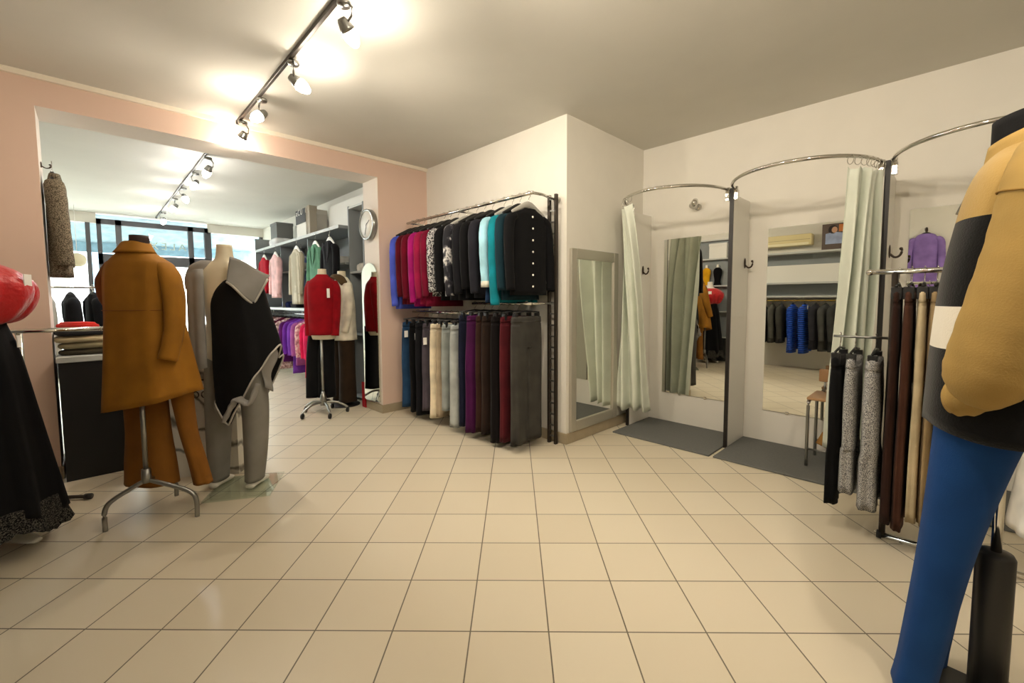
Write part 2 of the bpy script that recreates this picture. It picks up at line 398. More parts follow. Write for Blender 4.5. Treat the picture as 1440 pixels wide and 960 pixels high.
def curtain_rail(v0, v1, label):
    t = thing('curtain_rail', label, 'curtain rail', (PU, (v0 + v1) / 2, 2.16), 0, 'curved curtain rails'); h = (v1 - v0) / 2 - .03
    pts = []
    for i in range(25):
        a = math.pi * i / 24; pts.append((-.49 * math.sin(a), h * math.cos(a), 0))
    obj('rod', tube(nb(), pts, .0125, 10), CHROME, t)
    for s in (-1, 1): obj('end_flange', cyl(nb(), (-.005, s * h, -.03), .018, .045, 16), CHROME, t)
    return h
curtain_rail(1.285, 2.215, 'curved chrome curtain rail over the left fitting cubicle')
curtain_rail(.325, 1.285, 'curved chrome curtain rail over the cubicle with the stool')
curtain_rail(-.62, .325, 'curved chrome curtain rail behind the camel coat collar')
CURT = fabric('#d8ddcf', .85, 300, .12, .02)
def curtain(vc, h, a0, a1, bot, z1, label, seed, nf, rings):
    """hung from the curved rail between the angles a0..a1; bot = two floor points the hem runs between"""
    t = thing('curtain', label, 'curtain', (PU, vc, 0), 0, 'fitting room curtains'); rnd = random.Random(seed); ph = [rnd.random() * 6 for _ in range(4)]
    def top(s): a = R(a0 + (a1 - a0) * s); return Vector((-.49 * math.sin(a), h * math.cos(a)))
    b0, b1 = Vector((bot[0][0] - PU, bot[0][1] - vc)), Vector((bot[1][0] - PU, bot[1][1] - vc))
    def f(s, q):
        p = top(s).lerp(b0.lerp(b1, s), q ** .8); d = (top(min(1, s + .02)) - top(s - .02)).lerp(b1 - b0, q).normalized(); nrm = Vector((-d.y, d.x))
        amp = .018 + .032 * min(1, q * 3)
        w = amp * (math.sin(s * nf * 6.283 + ph[0] + .5 * math.sin(q * 2.2 + ph[1])) + .45 * math.sin(s * nf * 10.3 + ph[2] + q) + .25 * math.sin(s * 31 + ph[3] + q * 2))
        p = p + nrm * w + d * .012 * math.sin(q * 5 + s * 7)
        sag = .02 * abs(math.sin(s * 3.1416 * (rings - 1))) * (1 - q) ** 8
        return (p.x, p.y, 2.10 - sag + (z1 - 2.10) * q + .012 * math.sin(s * nf * 6.283) * q)
    bm = nb(); sheet(bm, nf * 20, 34, f); obj('cloth', bm, CURT, t, True, thick=.003)
    for k in range(rings):
        p = top(k / (rings - 1)); d = (top(min(1, k / (rings - 1) + .02)) - top(k / (rings - 1) - .02)).normalized()
        bm = nb(); tube(bm, [(p.x - d.y * .024 * math.cos(m * math.pi / 8), p.y + d.x * .024 * math.cos(m * math.pi / 8), 2.15 + .03 * math.sin(m * math.pi / 8) - .012) for m in range(17)], .002, 6, up=(d.x, d.y, .01))
        obj('curtain_ring', bm, CHROME, t)
curtain(1.75, .435, 6, 58, ((3.67, 2.26), (3.78, 1.95)), .20, 'pale sage curtain gathered at the left edge of the left fitting cubicle', 3, 3, 5)
curtain(.805, .45, 137, 176, ((3.70, .56), (3.80, .37)), .19, 'sage green curtain gathered at the right of the cubicle with the stool', 8, 4, 7)
HOOKM = plain('dark bronze hook', '#3d3026', .35, .5)
def coat_hook(loc, d, label, group='fitting room coat hooks'):
    t = thing('coat_hook', label, 'hook', loc, d, group)      # local +x points out of the wall
    obj('back_plate', ball(nb(), (.004, 0, 0), .006, .017, .045, 16), HOOKM, t)
    obj('prong', tube(nb(), [(.004, 0, -.015), (.03, 0, -.04), (.055, 0, -.03), (.065, 0, .0), (.06, 0, .012)], .007, 8, 14), HOOKM, t)
    obj('tip', ball(nb(), (.06, 0, .014), .010), HOOKM, t); return t
coat_hook((4.05, 2.20, 1.56), R(-90), 'dark hook on the partition of the left cubicle')
coat_hook((4.12, 1.27, 1.575), R(-90), 'dark hook on the partition between the two open cubicles')
coat_hook((3.83, .30, 1.575), R(-90), 'dark hook to the right of the drawn sage curtain')
def flat_mirror(v0, v1, z0, z1, label):
    t = thing('wall_mirror', label, 'mirror', (UR - .005, (v0 + v1) / 2, z0), 0, 'frameless fitting room mirrors'); h = (v1 - v0) / 2
    obj('glass', bx(-.008, 0, -h, h, 0, z1 - z0), MIRROR, t, False)
    for y in (-h * .4, h * .4):
        obj('clip', bx(-.013, .002, y - .012, y + .012, -.012, .01, bev=.002), CHROME, t, False)
flat_mirror(1.425, 2.05, .31, 1.865, 'frameless mirror at the back of the left fitting cubicle')
flat_mirror(.50, 1.115, .29, 1.865, 'frameless mirror behind the wooden stool')
flat_mirror(-.40, .225, .30, 1.89, 'frameless mirror reflecting a purple garment beside the camel coat')
# spotlight on the wall of the left cubicle
t = thing('wall_spotlight', 'small chrome spotlight on the wall above the left cubicle mirror', 'spotlight', (UR, 1.72, 2.14))
obj('mount', cyl(nb(), (-.02, 0, 0), .03, .02, 20, axis='x'), CHROME, t)
obj('arm', tube(nb(), [(-.02, 0, 0), (-.06, .0, .0), (-.08, 0, .02)], .007), CHROME, t)
h = obj('lamp_shade', lathe(nb(), [(0, .045), (.022, .045), (.03, .02), (.042, -.03), (.038, -.03), (.02, .02), (0, .025)], 20), CHROME, t); h.location = (-.10, 0, .02); h.rotation_euler = (R(30), R(-50), 0)
bb = obj('bulb', ball(nb(), (0, 0, -.012), .025), WHITEP, t); bb.location = (-.10, 0, .02); bb.rotation_euler = (R(30), R(-50), 0)
# framed mirror on the step wall
t = thing('framed_wall_mirror', 'tall mirror with a wide silver frame on the wall left of the fitting rooms', 'mirror', (3.335, VS - .002, .10))
SILV = plain('satin silver frame', '#b9b5a8', .35, .55)
bm = nb(); box(bm, -.37, -.295, -.03, 0, 0, 1.61, .006); box(bm, .295, .37, -.03, 0, 0, 1.61, .006); box(bm, -.295, .295, -.03, 0, 0, .09, .006); box(bm, -.295, .295, -.03, 0, 1.52, 1.61, .006)
obj('frame', bm, SILV, t, False); obj('glass', bx(-.297, .297, -.014, -.008, .088, 1.522), MIRROR, t, False)
# stool in the cubicle
WOOD = painted('tan wood', '#a07c58', 20, .08, .4)
t = thing('stool', 'tubular steel stool with tan wooden seat in the middle cubicle', 'stool', (3.945, .585, .014))
bm = nb(); box(bm, -.17, .17, -.16, .13, .50, .522, .01); obj('seat', bm, WOOD, t, True, sharp=True)
for i, y in enumerate((-.15, .12)):
    obj('leg_frame', tube(nb(), [(-.15, y - .0, .0), (-.15, y, .44), (-.14, y, .475), (-.11, y, .49), (.11, y, .49), (.14, y, .475), (.15, y, .44), (.15, y, 0)], .011, 10, 40), STEEL, t)
obj('backrest', bx(.13, .145, -.13, .11, .60, .70, bev=.008), WOOD, t, True, sharp=True)
for y in (-.09, .07): obj('back_post', tube(nb(), [(.135, y, .50), (.15, y, .62)], .008), STEEL, t)
for x in (-.15, .15): obj('stretcher', tube(nb(), [(x, -.15, .13), (x, .12, .13)], .007), STEEL, t)
b = tag(obj('paper_carton', bx(-.06, .06, -.045, .045, 0, .10, bev=.004), painted('brown cardboard', '#9a7038', 30, .1), None, False, loc=(3.84, .60, .165)), 'small brown carton tilted on the lower bar of the stool', 'carton')
b.rotation_euler = (R(28), R(8), R(30))

# ------------------------------------------------------------------ garment builders
def hanger(loc, ang, label, group, mat=BLACKP, w=.2, drop=.10):
    """hook sits on a rail at loc; shoulders along local x."""
    t = thing('coat_hanger', label, 'coat hanger', loc, ang, group)
    pts = [(0, .0, -drop), (0, .0, -.04), (.014, .0, -.026), (.021, 0, 0), (.014, 0, .016), (0, 0, .021), (-.015, 0, .014)]
    obj('hook', tube(nb(), pts, .0025, 6, 22, up=(0, 1, 0)), CHROME, t)
    bm = nb(); sweep(bm, [(-w, 0, -drop - .085, .008, .012), (-w * .55, 0, -drop - .045, .014, .02), (0, 0, -drop - .004, .014, .026), (w * .55, 0, -drop - .045, .014, .02), (w, 0, -drop - .085, .008, .012)], 12, 21, up=(0, 0, 1))
    obj('shoulder_bar', bm, mat, t); return t
def hang_top(name, label, cat, loc, ang, group, mat, w=.21, d=.04, L=.72, sl=.62, smat=None, collar=None, flare=1.0, seed=0, buttons=0, stout=.045, lapel=None, cuffs=None, inner=None, tagcard=False):
    """top on a hanger: loc is the neck point."""
    t = thing(name, label, cat, loc, ang, group); smat = smat or mat
    rows = [(0, 0, .0, .065, .03), (0, 0, -.02, .10, .034), (0, 0, -.045, w * .78, .04), (0, 0, -.085, w * .97, d), (0, 0, -.16, w, d), (0, 0, -.3, w * .96, d * 1.05), (0, 0, -L * .7, w * .97 * flare, d * 1.1), (0, 0, -L, w * flare * 1.02, d * 1.15)]
    obj('body', loft(nb(), rows, 36, 26, 2.6, (5, .04), seed=seed), mat, t)
    for s in (-1, 1):
        sw = [(s * w * .78, 0, -.075, stout * .8, d * .9), (s * (w + .012), 0, -.12, stout, d), (s * (w + .03), -.008, -.30, stout * .95, d * .95), (s * (w + .035), -.02, -sl * .75, stout * .9, d * .85), (s * (w + .03), -.028, -sl, stout * .85, d * .8)]
        so = obj('sleeve', sweep(nb(), sw, 16, 18, up=(0, 1, 0), rip=.03, seed=seed + s), smat, t)
        if cuffs:
            x, y, z = sw[-1][:3]; obj('cuff', cyl(nb(), (x, y, z - .012), stout * .9, .05, 18), cuffs, so)
    if collar: obj('collar', sweep(nb(), [(.07, .02, -.005, .014, .02), (.05, .04, .015, .014, .022), (0, .045, .022, .014, .024), (-.05, .04, .015, .014, .022), (-.07, .02, -.005, .014, .02), (-.05, -.045, -.05, .01, .014), (-.01, -.05, -.10, .008, .01)], 8, 24), collar, t)
    if lapel: 
        for s in (-1, 1):
            bm = nb(); sheet(bm, 4, 8, lambda a, q: (s * (.015 + .05 * (1 - q) + a * .05 * math.sin(math.pi * min(1, q + .15))), -d * 1.12 - .004, -.02 - q * .3)); obj('lapel', bm, lapel, t, True, thick=.005)
    if inner:
        bm = nb(); sheet(bm, 4, 8, lambda a, q: ((a - .5) * .10 * (1 - .5 * q), -d * 1.1 - .002, -.01 - q * .28)); obj('shirt_front', bm, inner, t, True, thick=.004)
    for i in range(buttons):
        z = -.07 - i * (L - .14) / max(1, buttons - 1)
        obj('button', ball(nb(), (.0, -d * (1.13 if z < -.1 else 1.05) - .003, z), .009, .006, .009, 10), plain('pearl button', '#f6f2e6', .25), t)
    if tagcard: price_tag(t, (w * .5, -d - .03, -.3))
    return t
def price_tag(t, p, h=.07):
    bm = nb(); box(bm, p[0] - .02, p[0] + .02, p[1] - .002, p[1] + .002, p[2] - h, p[2]); obj('price_tag', bm, CARD, t, False)
def hang_trousers(label, loc, ang, group, mat, w=.19, d=.028, L=1.0, seed=0, tagp=None, name='trousers', cat='trousers', clips=True, flare=1.0):
    t = thing(name, label, cat, loc, ang, group)              # loc: on the rail; cloth hangs below two clips
    o = -.11
    if clips:
        bm = nb(); tube(bm, [(0, 0, -.06), (0, 0, -.04), (.014, 0, -.026), (.021, 0, 0), (.014, 0, .016), (0, 0, .021), (-.014, 0, .015)], .0025, 6, 18, up=(0, 1, 0)); obj('hanger_hook', bm, CHROME, t)
        bm = nb(); tube(bm, [(-w * .9, 0, -.075), (0, 0, -.06), (w * .9, 0, -.075)], .006, 8); obj('hanger_bar', bm, BLACKP, t)
        for s in (-1, 1): obj('clip', bx(s * w * .75 - .015, s * w * .75 + .015, -.02, .02, o - .03, o + .03, bev=.004), BLACKP, t, False)
    obj('waistband', loft(nb(), [(0, 0, o, w * .97, d * .8), (0, 0, o - .045, w, d * .9)], 28, 4, 3), mat, t)
    obj('seat_panel', loft(nb(), [(0, 0, o - .03, w * .98, d * .9), (0, 0, o - .14, w * 1.0, d * .95), (0, 0, o - .26, w * 1.0, d * .8)], 30, 10, 2.6, (6, .02), seed=seed), mat, t)
    for s in (-1, 1):
        rows = [(s * w * .5, 0, o - .06, w * .50, d * .8), (s * w * .5, s * d * .05, o - .2, w * .53, d), (s * w * .53, s * d * .15, o - .45, w * .52 * flare, d), (s * w * .52, 0, o - L * .7, w * .48 * flare, d * 1.05), (s * w * .54, s * d * .1, o - L, w * .5 * flare, d * 1.1)]
        obj('trouser_leg', loft(nb(), rows, 26, 18, 2.5, (4, .11), seed=seed + 5 + s), mat, t)
    if tagp: price_tag(t, tagp)
    return t

# ------------------------------------------------------------------ wall rack with two tiers
RU = 2.60
t = thing('clothes_rack', 'chrome wall rack with a dark ladder upright holding tops over trousers', 'clothes rack', (US, 2.42, 0))
for v in (.02, -.055):
    obj('upright', bx(-.075, -.045, v - .012, v + .012, .0, 2.16, bev=.003), DARKM, t, False)
for i in range(22): obj('rung', bx(-.068, -.052, -.045, .01, .06 + i * .098, .072 + i * .098), STEEL, t, False)
def rk(u, v, z): return (u - US, v - 2.42, z)
bm = nb(); tube(bm, [rk(RU, 2.38, 2.13), rk(RU, 4.30, 2.13)], .014); obj('upper_rail', bm, CHROME, t)
for v in (2.39, 3.38, 4.28):
    obj('bracket', tube(nb(), [rk(RU, v, 2.13), rk(RU + .12, v, 2.135), rk(US - .06, v + .0, 2.12)], .012), CHROME, t)
    obj('bracket_flange', cyl(nb(), rk(US - .035, v, 2.12), .026, .032, 18, axis='x'), CHROME, t)
tube_l = [rk(RU, 2.40, 1.235), rk(RU, 3.16, 1.235)]
obj('lower_rail', tube(nb(), tube_l, .013), CHROME, t); obj('lower_rail', tube(nb(), [rk(RU, 3.10, 1.14), rk(RU, 4.22, 1.14)], .013), CHROME, t)
for v, z in ((2.41, 1.235), (3.14, 1.235), (3.12, 1.14), (4.2, 1.14)):
    obj('bracket', tube(nb(), [rk(RU, v, z), rk(US - .03, v, z)], .010), CHROME, t)
BLK = fabric('#0c0c0e', .9, 260, .25, .12); BLK2 = fabric('#131317'); CHAR = fabric('#1f1f26'); TEAL = fabric('#0f7683')
g1 = 'tops on the upper rail of the wall rack'; gh = 'hangers on the upper rail of the wall rack'
tops = [  # v, name, label, category, kwargs
 (4.19, 'sweater', 'periwinkle blue sweater at the left end of the wall rack', 'sweater', dict(mat=fabric('#4c5bc4'), L=.83, sl=.80, w=.215)),
 (4.09, 'sweater', 'dark wine red sweater behind the periwinkle one on the wall rack', 'sweater', dict(mat=fabric('#520a18'), L=.78, sl=.70)),
 (3.97, 'cardigan', 'deep crimson cardigan between the wine and the magenta tops', 'cardigan', dict(mat=fabric('#620c20'), L=.78, sl=.72)),
 (3.85, 'blouse', 'bright magenta blouse on the wall rack', 'blouse', dict(mat=fabric('#9a1066', .7), L=.80, sl=.76)),
 (3.73, 'cardigan', 'raspberry pink knit cardigan left of the grey tweed jacket', 'cardigan', dict(mat=fabric('#8e1a40'), L=.78, sl=.72)),
 (3.60, 'blouse', 'dark crimson blouse squeezed against the grey tweed jacket', 'blouse', dict(mat=fabric('#6b0e29'), L=.80, sl=.70)),
 (3.50, 'jacket', 'grey and white flecked tweed jacket on the wall rack', 'jacket', dict(mat=speckle('#2c2c30', '#b9b7b6', 70), L=.70, sl=.66, d=.045)),
 (3.37, 'sweater', 'black sweater between the tweed jacket and the floral blouse', 'sweater', dict(mat=BLK, L=.74, sl=.66)),
 (3.23, 'blouse', 'dark blouse with a grey and white floral print', 'blouse', dict(mat=floral('#1a1a1e', [(.0, '#17171b'), (.5, '#25252b'), (.56, '#4a4a50'), (.63, '#d9d7d3'), (.7, '#6a686a')], 12), L=.74, sl=.70, stout=.055)),
 (3.09, 'jacket', 'black jacket just right of the floral blouse', 'jacket', dict(mat=BLK2, L=.74, sl=.68, d=.05)),
 (2.98, 'sweater', 'black sweater in the middle of the dark tops on the wall rack', 'sweater', dict(mat=BLK, L=.72, sl=.64)),
 (2.87, 'jacket', 'charcoal jacket hanging left of the pale blue sleeved top', 'jacket', dict(mat=CHAR, L=.72, sl=.68, d=.045)),
 (2.72, 'cardigan', 'navy cardigan with pale blue sleeves and white cuffs', 'cardigan', dict(mat=fabric('#1e3350'), smat=fabric('#9cc9d8'), L=.76, sl=.62, cuffs=fabric('#d9d6c6'))),
 (2.62, 'sweater', 'teal sweater with long sleeves on the wall rack', 'sweater', dict(mat=TEAL, L=.76, sl=.78, d=.045)),
 (2.53, 'cardigan', 'dark bottle green cardigan behind the black cardigan', 'cardigan', dict(mat=fabric('#122a33'), L=.74, sl=.66)),
 (2.43, 'cardigan', 'black cardigan with a row of pearl buttons at the near end of the wall rack', 'cardigan', dict(mat=BLK, L=.70, sl=.66, w=.20, buttons=7)),
]
for i, (v, n_, l, c_, kw) in enumerate(tops):
    hanger((RU, v, 2.13), R((i * 37) % 9 - 4), 'hanger with the ' + l.split(' on the wall rack')[0].split(' at the ')[0], gh, [BLACKP, plain('grey plastic', '#a8a69f', .5)][i in (8, 13, 15)], .2, .085)
    hang_top(n_, l, c_, (RU, v, 2.005), R((i * 53) % 5 - 2), g1, seed=i, **kw)
g2 = 'trousers on the lower rails of the wall rack'
trs = [
 (4.12, 1.14, 'dark blue denim trousers with a white tag at the left end of the lower rail', fabric('#24405f'), dict(L=.93, tagp=(-.17, -.045, -.20))),
 (3.99, 1.14, 'black trousers with a white tag beside the blue denim pair', BLK, dict(L=.96, tagp=(-.14, -.05, -.22))),
 (3.86, 1.14, 'black trousers left of the cream pair', BLK2, dict(L=.97, d=.04)),
 (3.74, 1.14, 'dark grey violet trousers with a tag tucked behind the cream pair', fabric('#4a444c'), dict(L=.9, tagp=(-.20, -.05, -.25))),
 (3.59, 1.14, 'cream trousers on the lower rail', fabric('#ddd0b4'), dict(L=.95, d=.035)),
 (3.50, 1.14, 'beige trousers behind the cream pair', fabric('#a4947c'), dict(L=.92)),
 (3.40, 1.14, 'pale grey trousers, the shorter of two grey pairs', fabric('#8f9490'), dict(L=.84)),
 (3.26, 1.14, 'light grey pleated trousers, the longer of two grey pairs', fabric('#a2a6a3'), dict(L=.97, d=.04, w=.20)),
 (3.13, 1.235, 'navy trousers hanging left of the plum pair', fabric('#171a2c'), dict(L=1.03)),
 (3.00, 1.235, 'plum purple wide trousers on the lower rail', fabric('#42103d', .8), dict(L=1.06, d=.045, flare=1.1)),
 (2.89, 1.235, 'dark brown trousers right of the plum pair', fabric('#35221b'), dict(L=1.03)),
 (2.80, 1.235, 'brown corduroy trousers between plum and black pairs', fabric('#2a1e19'), dict(L=1.03)),
 (2.69, 1.235, 'black wide trousers left of the burgundy pair', fabric('#120e0e'), dict(L=1.08, d=.04)),
 (2.57, 1.235, 'burgundy trousers showing as a thin stripe on the lower rail', fabric('#4c161c'), dict(L=1.05)),
 (2.46, 1.235, 'charcoal grey trousers at the near end of the lower rail', fabric('#3f3d39'), dict(L=1.05, w=.185, d=.035)),
]
for i, (v, z, l, m_, kw) in enumerate(trs): hang_trousers(l, (RU, v, z), R((i * 41) % 9 - 4), g2, m_, seed=i, **kw)

# ------------------------------------------------------------------ pillar: clock, arched mirror
t = thing('wall_clock', 'round silver wall clock on the pale side of the opening pillar', 'clock', (OR - .001, 4.585, 2.115))
obj('case', lathe(nb(), [(0, 0), (.165, 0), (.17, .01), (.17, .055), (.155, .06), (.15, .045), (0, .045)], 40), STEEL, t).rotation_euler = (0, R(-90), 0)
obj('dial', lathe(nb(), [(0, .046), (.15, .046), (.15, .048), (0, .048)], 40), plain('clock face', '#f3f1ea', .5), t).rotation_euler = (0, R(-90), 0)
for a, L in ((R(60), .085), (R(200), .12)):
    bm = nb(); box(bm, -.053, -.050, -.004, .004, -.015, L, .001); h = obj('clock_hand', bm, BLACKP, t, False); h.rotation_euler = (a, 0, 0)
t = thing('arched_wall_mirror', 'tall arch topped mirror on the pillar under the clock', 'mirror', (OR - .026, 4.575, .12), R(8))
def arch(bm, x0, x1, w, h):
    pts = [(-w, 0), (w, 0)] + [(w * math.cos(a), h - w + w * math.sin(a)) for a in [math.pi * k / 20 for k in range(21)]]
    skin_rings(bm, [[(x, y, z) for y, z in pts] for x in (x0, x1)]); return bm
obj('frame', arch(nb(), -.012, 0, .150, 1.57), CHROME, t, False); obj('glass', arch(nb(), -.016, -.0125, .142, 1.56), MIRROR, t, False).location.z = .004
bd_ = tag(obj('display_board', bx(-.03, -.015, 0, .09, 0, .30, bev=.004), fabric('#a01420', .5), None, False, loc=(OR - .0, 4.77, .002)), 'small red board standing on the floor beside the arched mirror', 'board')

# ------------------------------------------------------------------ front room shelving along the right wall
SB = 2.70
t = thing('tall_shelf_unit', 'tall grey open shelf unit just beyond the opening pillar', 'shelf unit', (2.36, 4.90, 0))
x1 = SB - 2.36 - .002
for v in (-.0, .40): obj('side_panel', bx(0, x1, v - .012, v + .012, 0, 2.44), GREY, t, False)
obj('back_panel', bx(x1 - .01, x1, .012, .388, 0, 2.44), GREY, t, False)
for z in (.06, .85, 1.62, 2.42): obj('shelf', bx(.004, x1 - .01, .012, .388, z - .012, z + .012), GREYE if z > 1 else GREY, t, False)
t = thing('shelving_unit', 'long grey wall shelving with a clothes rail in the front room', 'shelving', (2.25, 5.33, 0)); LV = 3.72; x1 = SB - 2.25 - .002
obj('back_panel', bx(x1 - .01, x1, 0, LV, .9, 2.19), GREY, t, False)
for v in (LV,): obj('side_panel', bx(-.01, x1, v - .012, v + .012, 0, 2.42), GREY, t, False)
for v in (1.25, 2.5): obj('divider', bx(.06, x1 - .01, v - .01, v + .01, 1.16, 2.17), GREY, t, False)
for z, th, x0 in ((2.19, .02, 0), (1.74, .012, .08), (1.14, .018, .0)):
    s_ = obj('shelf', bx(x0, x1 - .01, 0, LV - .012, z - th, z + th), GREY, t, False); obj('front_edge', bx(x0 - .006, x0, 0, LV - .012, z - th, z + th), GREYE, s_, False)
obj('clothes_rail', tube(nb(), [(.14, .02, 1.06), (.14, LV - .02, 1.06)], .012), CHROME, t)
for v in (.3, 1.8, 3.3): obj('rail_bracket', tube(nb(), [(.14, v, 1.06), (.14, v, 1.125)], .007), CHROME, t)
# front hung garments, facing into the room
g3 = 'garments hung from the top shelf edge in the front room'
for v, n_, l, c_, kw in (
  (8.25, 'cardigan', 'red cardigan hung farthest along the front room shelf', dict(mat=fabric('#a01226'), L=.66, sl=.6), 0) and [
  (8.35, 'cardigan', 'red cardigan hung farthest along the front room shelf', 'cardigan', dict(mat=fabric('#a81628'), L=.62, sl=.58)),
  (7.72, 'cardigan', 'pale pink cardigan hung from the front room shelf', 'cardigan', dict(mat=fabric('#e2b9b8'), L=.70, sl=.64)),
  (6.72, 'cardigan', 'long beige ribbed cardigan hung from the front room shelf', 'cardigan', dict(mat=stripes('#a29a84', '#c4bca6', 14, 'Y'), L=.80, sl=.66)),
  (5.98, 'blouse', 'sage green wrap blouse hung from the front room shelf', 'blouse', dict(mat=fabric('#5f8f74'), L=.72, sl=.6, lapel=fabric('#4f7d64'))),
  (5.50, 'jacket', 'black jacket with pale piping hung nearest on the front room shelf', 'jacket', dict(mat=BLK2, L=.74, sl=.6, lapel=fabric('#2b2b30')))]):
    t0 = hanger((2.20, v, 2.155), R(-90), 'white hanger holding the ' + l.split(' hung')[0] + ' at the shelf edge', 'white hangers on the front room shelf', WHITEP, .15, .10)
    hang_top(n_, l, c_, (2.20, v, 2.02), R(-90), g3, w=.17, d=.045, seed=int(v * 10), **kw)
sc_ = hang_top('blouse', 'white blouse with blue stripes hung between the pink and beige cardigans', 'blouse', (2.44, 7.25, 2.04), R(-90), g3, stripes('#d8d8dc', '#6f7fb0', 9, 'X'), w=.13, L=.55, sl=.4)
hanger((2.44, 7.25, 2.145), R(-90), 'white hanger holding the blue striped blouse', 'white hangers on the front room shelf', WHITEP, .12, .1)
# rail below
g4 = 'tops on the long rail of the front room'
low = [(8.7, '#6b2a3a', 'dusty wine'), (8.45, '#7c5a52', 'taupe'), (8.2, '#c59aa0', 'rosy pink printed'), (7.95, '#5a1730', 'dark wine'), (7.72, '#c8a09a', 'pink lace patterned'), (7.5, '#5b1a5e', 'aubergine'), (7.28, '#6a2a94', 'violet'), (7.08, '#7a3fae', 'bright purple'), (6.9, '#a65a9a', 'mauve'), (6.72, '#e2a0a8', 'pink and white patterned'), (6.54, '#d81f52', 'hot pink'), (6.36, '#e8356a', 'coral pink'), (6.18, '#8c1432', 'crimson'), (6.0, '#30101c', 'blackish red')]
for i, (v, c_, l) in enumerate(low):
    m_ = floral(c_, [(.35, shade(c_, .7)), (.5, c_), (.6, '#e9d6cf')], 30) if ('print' in l or 'pattern' in l) else fabric(c_)
    hanger((2.39, v, 1.06), R(0), 'dark hanger with the ' + l + ' top on the long front room rail', 'hangers on the long front room rail', BLACKP, .18, .07)
    hang_top('blouse', l + ' top on the long rail under the front room shelves', 'blouse', (2.39, v, .985), R((i * 31) % 13 - 6), g4, m_, w=.19, d=.045, L=[.58, .84, .7][i % 3], sl=.55, seed=i)
# folded things and boxes on the shelves
def folded(label, loc, size, mat, group, rz=0):
    w_, d_, h_ = size; t = thing('folded_garment', label, 'folded clothes', loc, rz, group)
    bm = nb(); loft(bm, [(0, 0, h_, w_ / 2 * .9, d_ / 2 * .9), (0, 0, h_ * .8, w_ / 2, d_ / 2), (0, 0, h_ * .3, w_ / 2, d_ / 2), (0, 0, .0, w_ / 2 * .93, d_ / 2 * .93)], 32, 8, 6, open_hem=False); obj('layers', bm, mat, t)
    bm = nb(); loft(bm, [(-.0, -d_ * .02, h_ + .012, w_ / 2 * .8, d_ / 2 * .8), (0, 0, h_ * .85, w_ / 2 * .92, d_ / 2 * .92)], 32, 5, 6, open_hem=False); obj('top_fold', bm, mat, t)
    return t
gf = 'folded clothes on the front room shelves'
for v, z, c_, l in ((7.9, 1.158, '#2a3566', 'folded navy knit under the pink cardigan'), (7.45, 1.158, '#1a1a1c', 'folded black knit between the pink and beige cardigans'), (6.3, 1.752, '#e6e2da', 'folded white shirt behind the green blouse'),
                    (7.1, 1.752, '#d9d5cc', 'folded off-white knit on the middle shelf'), (5.75, 1.752, '#e9e6df', 'folded white blouse behind the black jacket'), (6.2, 1.158, '#30343c', 'folded slate knit on the lowest shelf')):
    folded(l, (2.48, v, z), (.26, .32, .09), fabric(c_), gf)
folded('white folded knit in the tall grey unit niche', (2.53, 5.10, 1.632), (.24, .28, .09), fabric('#ded9cf'), gf)
gb = 'boxes on top of the front room shelving'
def carton(label, loc, size, mat, rz=0):
    a, b, h = size; t = thing('storage_box', label, 'box', loc, rz, gb)
    obj('body', bx(-a / 2, a / 2, -b / 2, b / 2, 0, h * .86, bev=.004), mat, t, False); obj('lid', bx(-a / 2 - .006, a / 2 + .006, -b / 2 - .006, b / 2 + .006, h * .82, h, bev=.004), mat, t, False); return t
carton('dark grey box on the far end of the shelving top', (2.44, 8.15, 2.34), (.26, .34, .26), plain('grey box', '#6a6b68', .6))
folded('white folded cloth under the dark grey box', (2.42, 8.15, 2.211), (.3, .4, .115), fabric('#e4e4e4'), 'white cloth on the shelving top')
x_ = carton('white box with a black top band and white letters on the shelving', (2.44, 6.75, 2.211), (.30, .40, .40), plain('white carton', '#dcd9d0', .6))
obj('dark_band', bx(-.158, -.15, -.2, .2, .20, .40), plain('charcoal band', '#343435', .6), x_, False)
le = text_mesh('lettering', 'aCU', .12, WHITEP, (-.1605, .17, .32), (R(90), 0, R(-90)), .001); le.parent = x_
carton('narrow taupe box beside the white lettered box', (2.35, 6.48, 2.211), (.10, .10, .42), plain('taupe card', '#a39a8a', .7))
pn = tag(obj('foam_board', bx(0, .02, -.55, .55, 0, .40, bev=.003), plain('white panel', '#e9e7e0', .5), None, False, loc=(2.52, 5.75, 2.211)), 'wide white panel leaning on top of the shelving by the tall unit', 'panel')
pn2 = tag(obj('foam_board', bx(0, .02, -.4, .4, 0, .36, bev=.003), plain('bluish white panel', '#dfe4e6', .5), None, False, loc=(2.58, 7.45, 2.211)), 'pale bluish panel on the shelving between the grey and the lettered box', 'panel')

# ------------------------------------------------------------------ counter in the opening
t = thing('cash_counter', 'black cash counter with a grey top in the opening', 'counter', (.0, 4.30, 0))
obj('body', bx(-.185, .20, -.01, .62, .0, .845), plain('black laminate', '#0c0c0d', .6), t, False)
obj('worktop', bx(-.195, .22, -.02, .64, .845, .885, bev=.004), GREYE, t, False)
def marble():
    m, nt, b = base('white marble', '#d6d2c8', .25)
    v = coords(nt, (1, 1, 1), rot=(.3, .6, .4)); wv = nn(nt, 'ShaderNodeTexWave', wave_type='BANDS', bands_direction='DIAGONAL')
    wv.inputs['Scale'].default_value = 2.0; wv.inputs['Distortion'].default_value = 9; wv.inputs['Detail'].default_value = 4; wv.inputs['Detail Scale'].default_value = 1.2
    nt.links.new(v, wv.inputs['Vector'])
    nt.links.new(ramp(nt, wv.outputs['Fac'], [(.0, '#6f6d69'), (.06, '#a8a59e'), (.16, '#d9d6cd')]), b.inputs['Base Color']); return m
e1 = Vector((.716 - .408, 3.583 - 3.802, 0)); an = math.atan2(e1.y, e1.x)
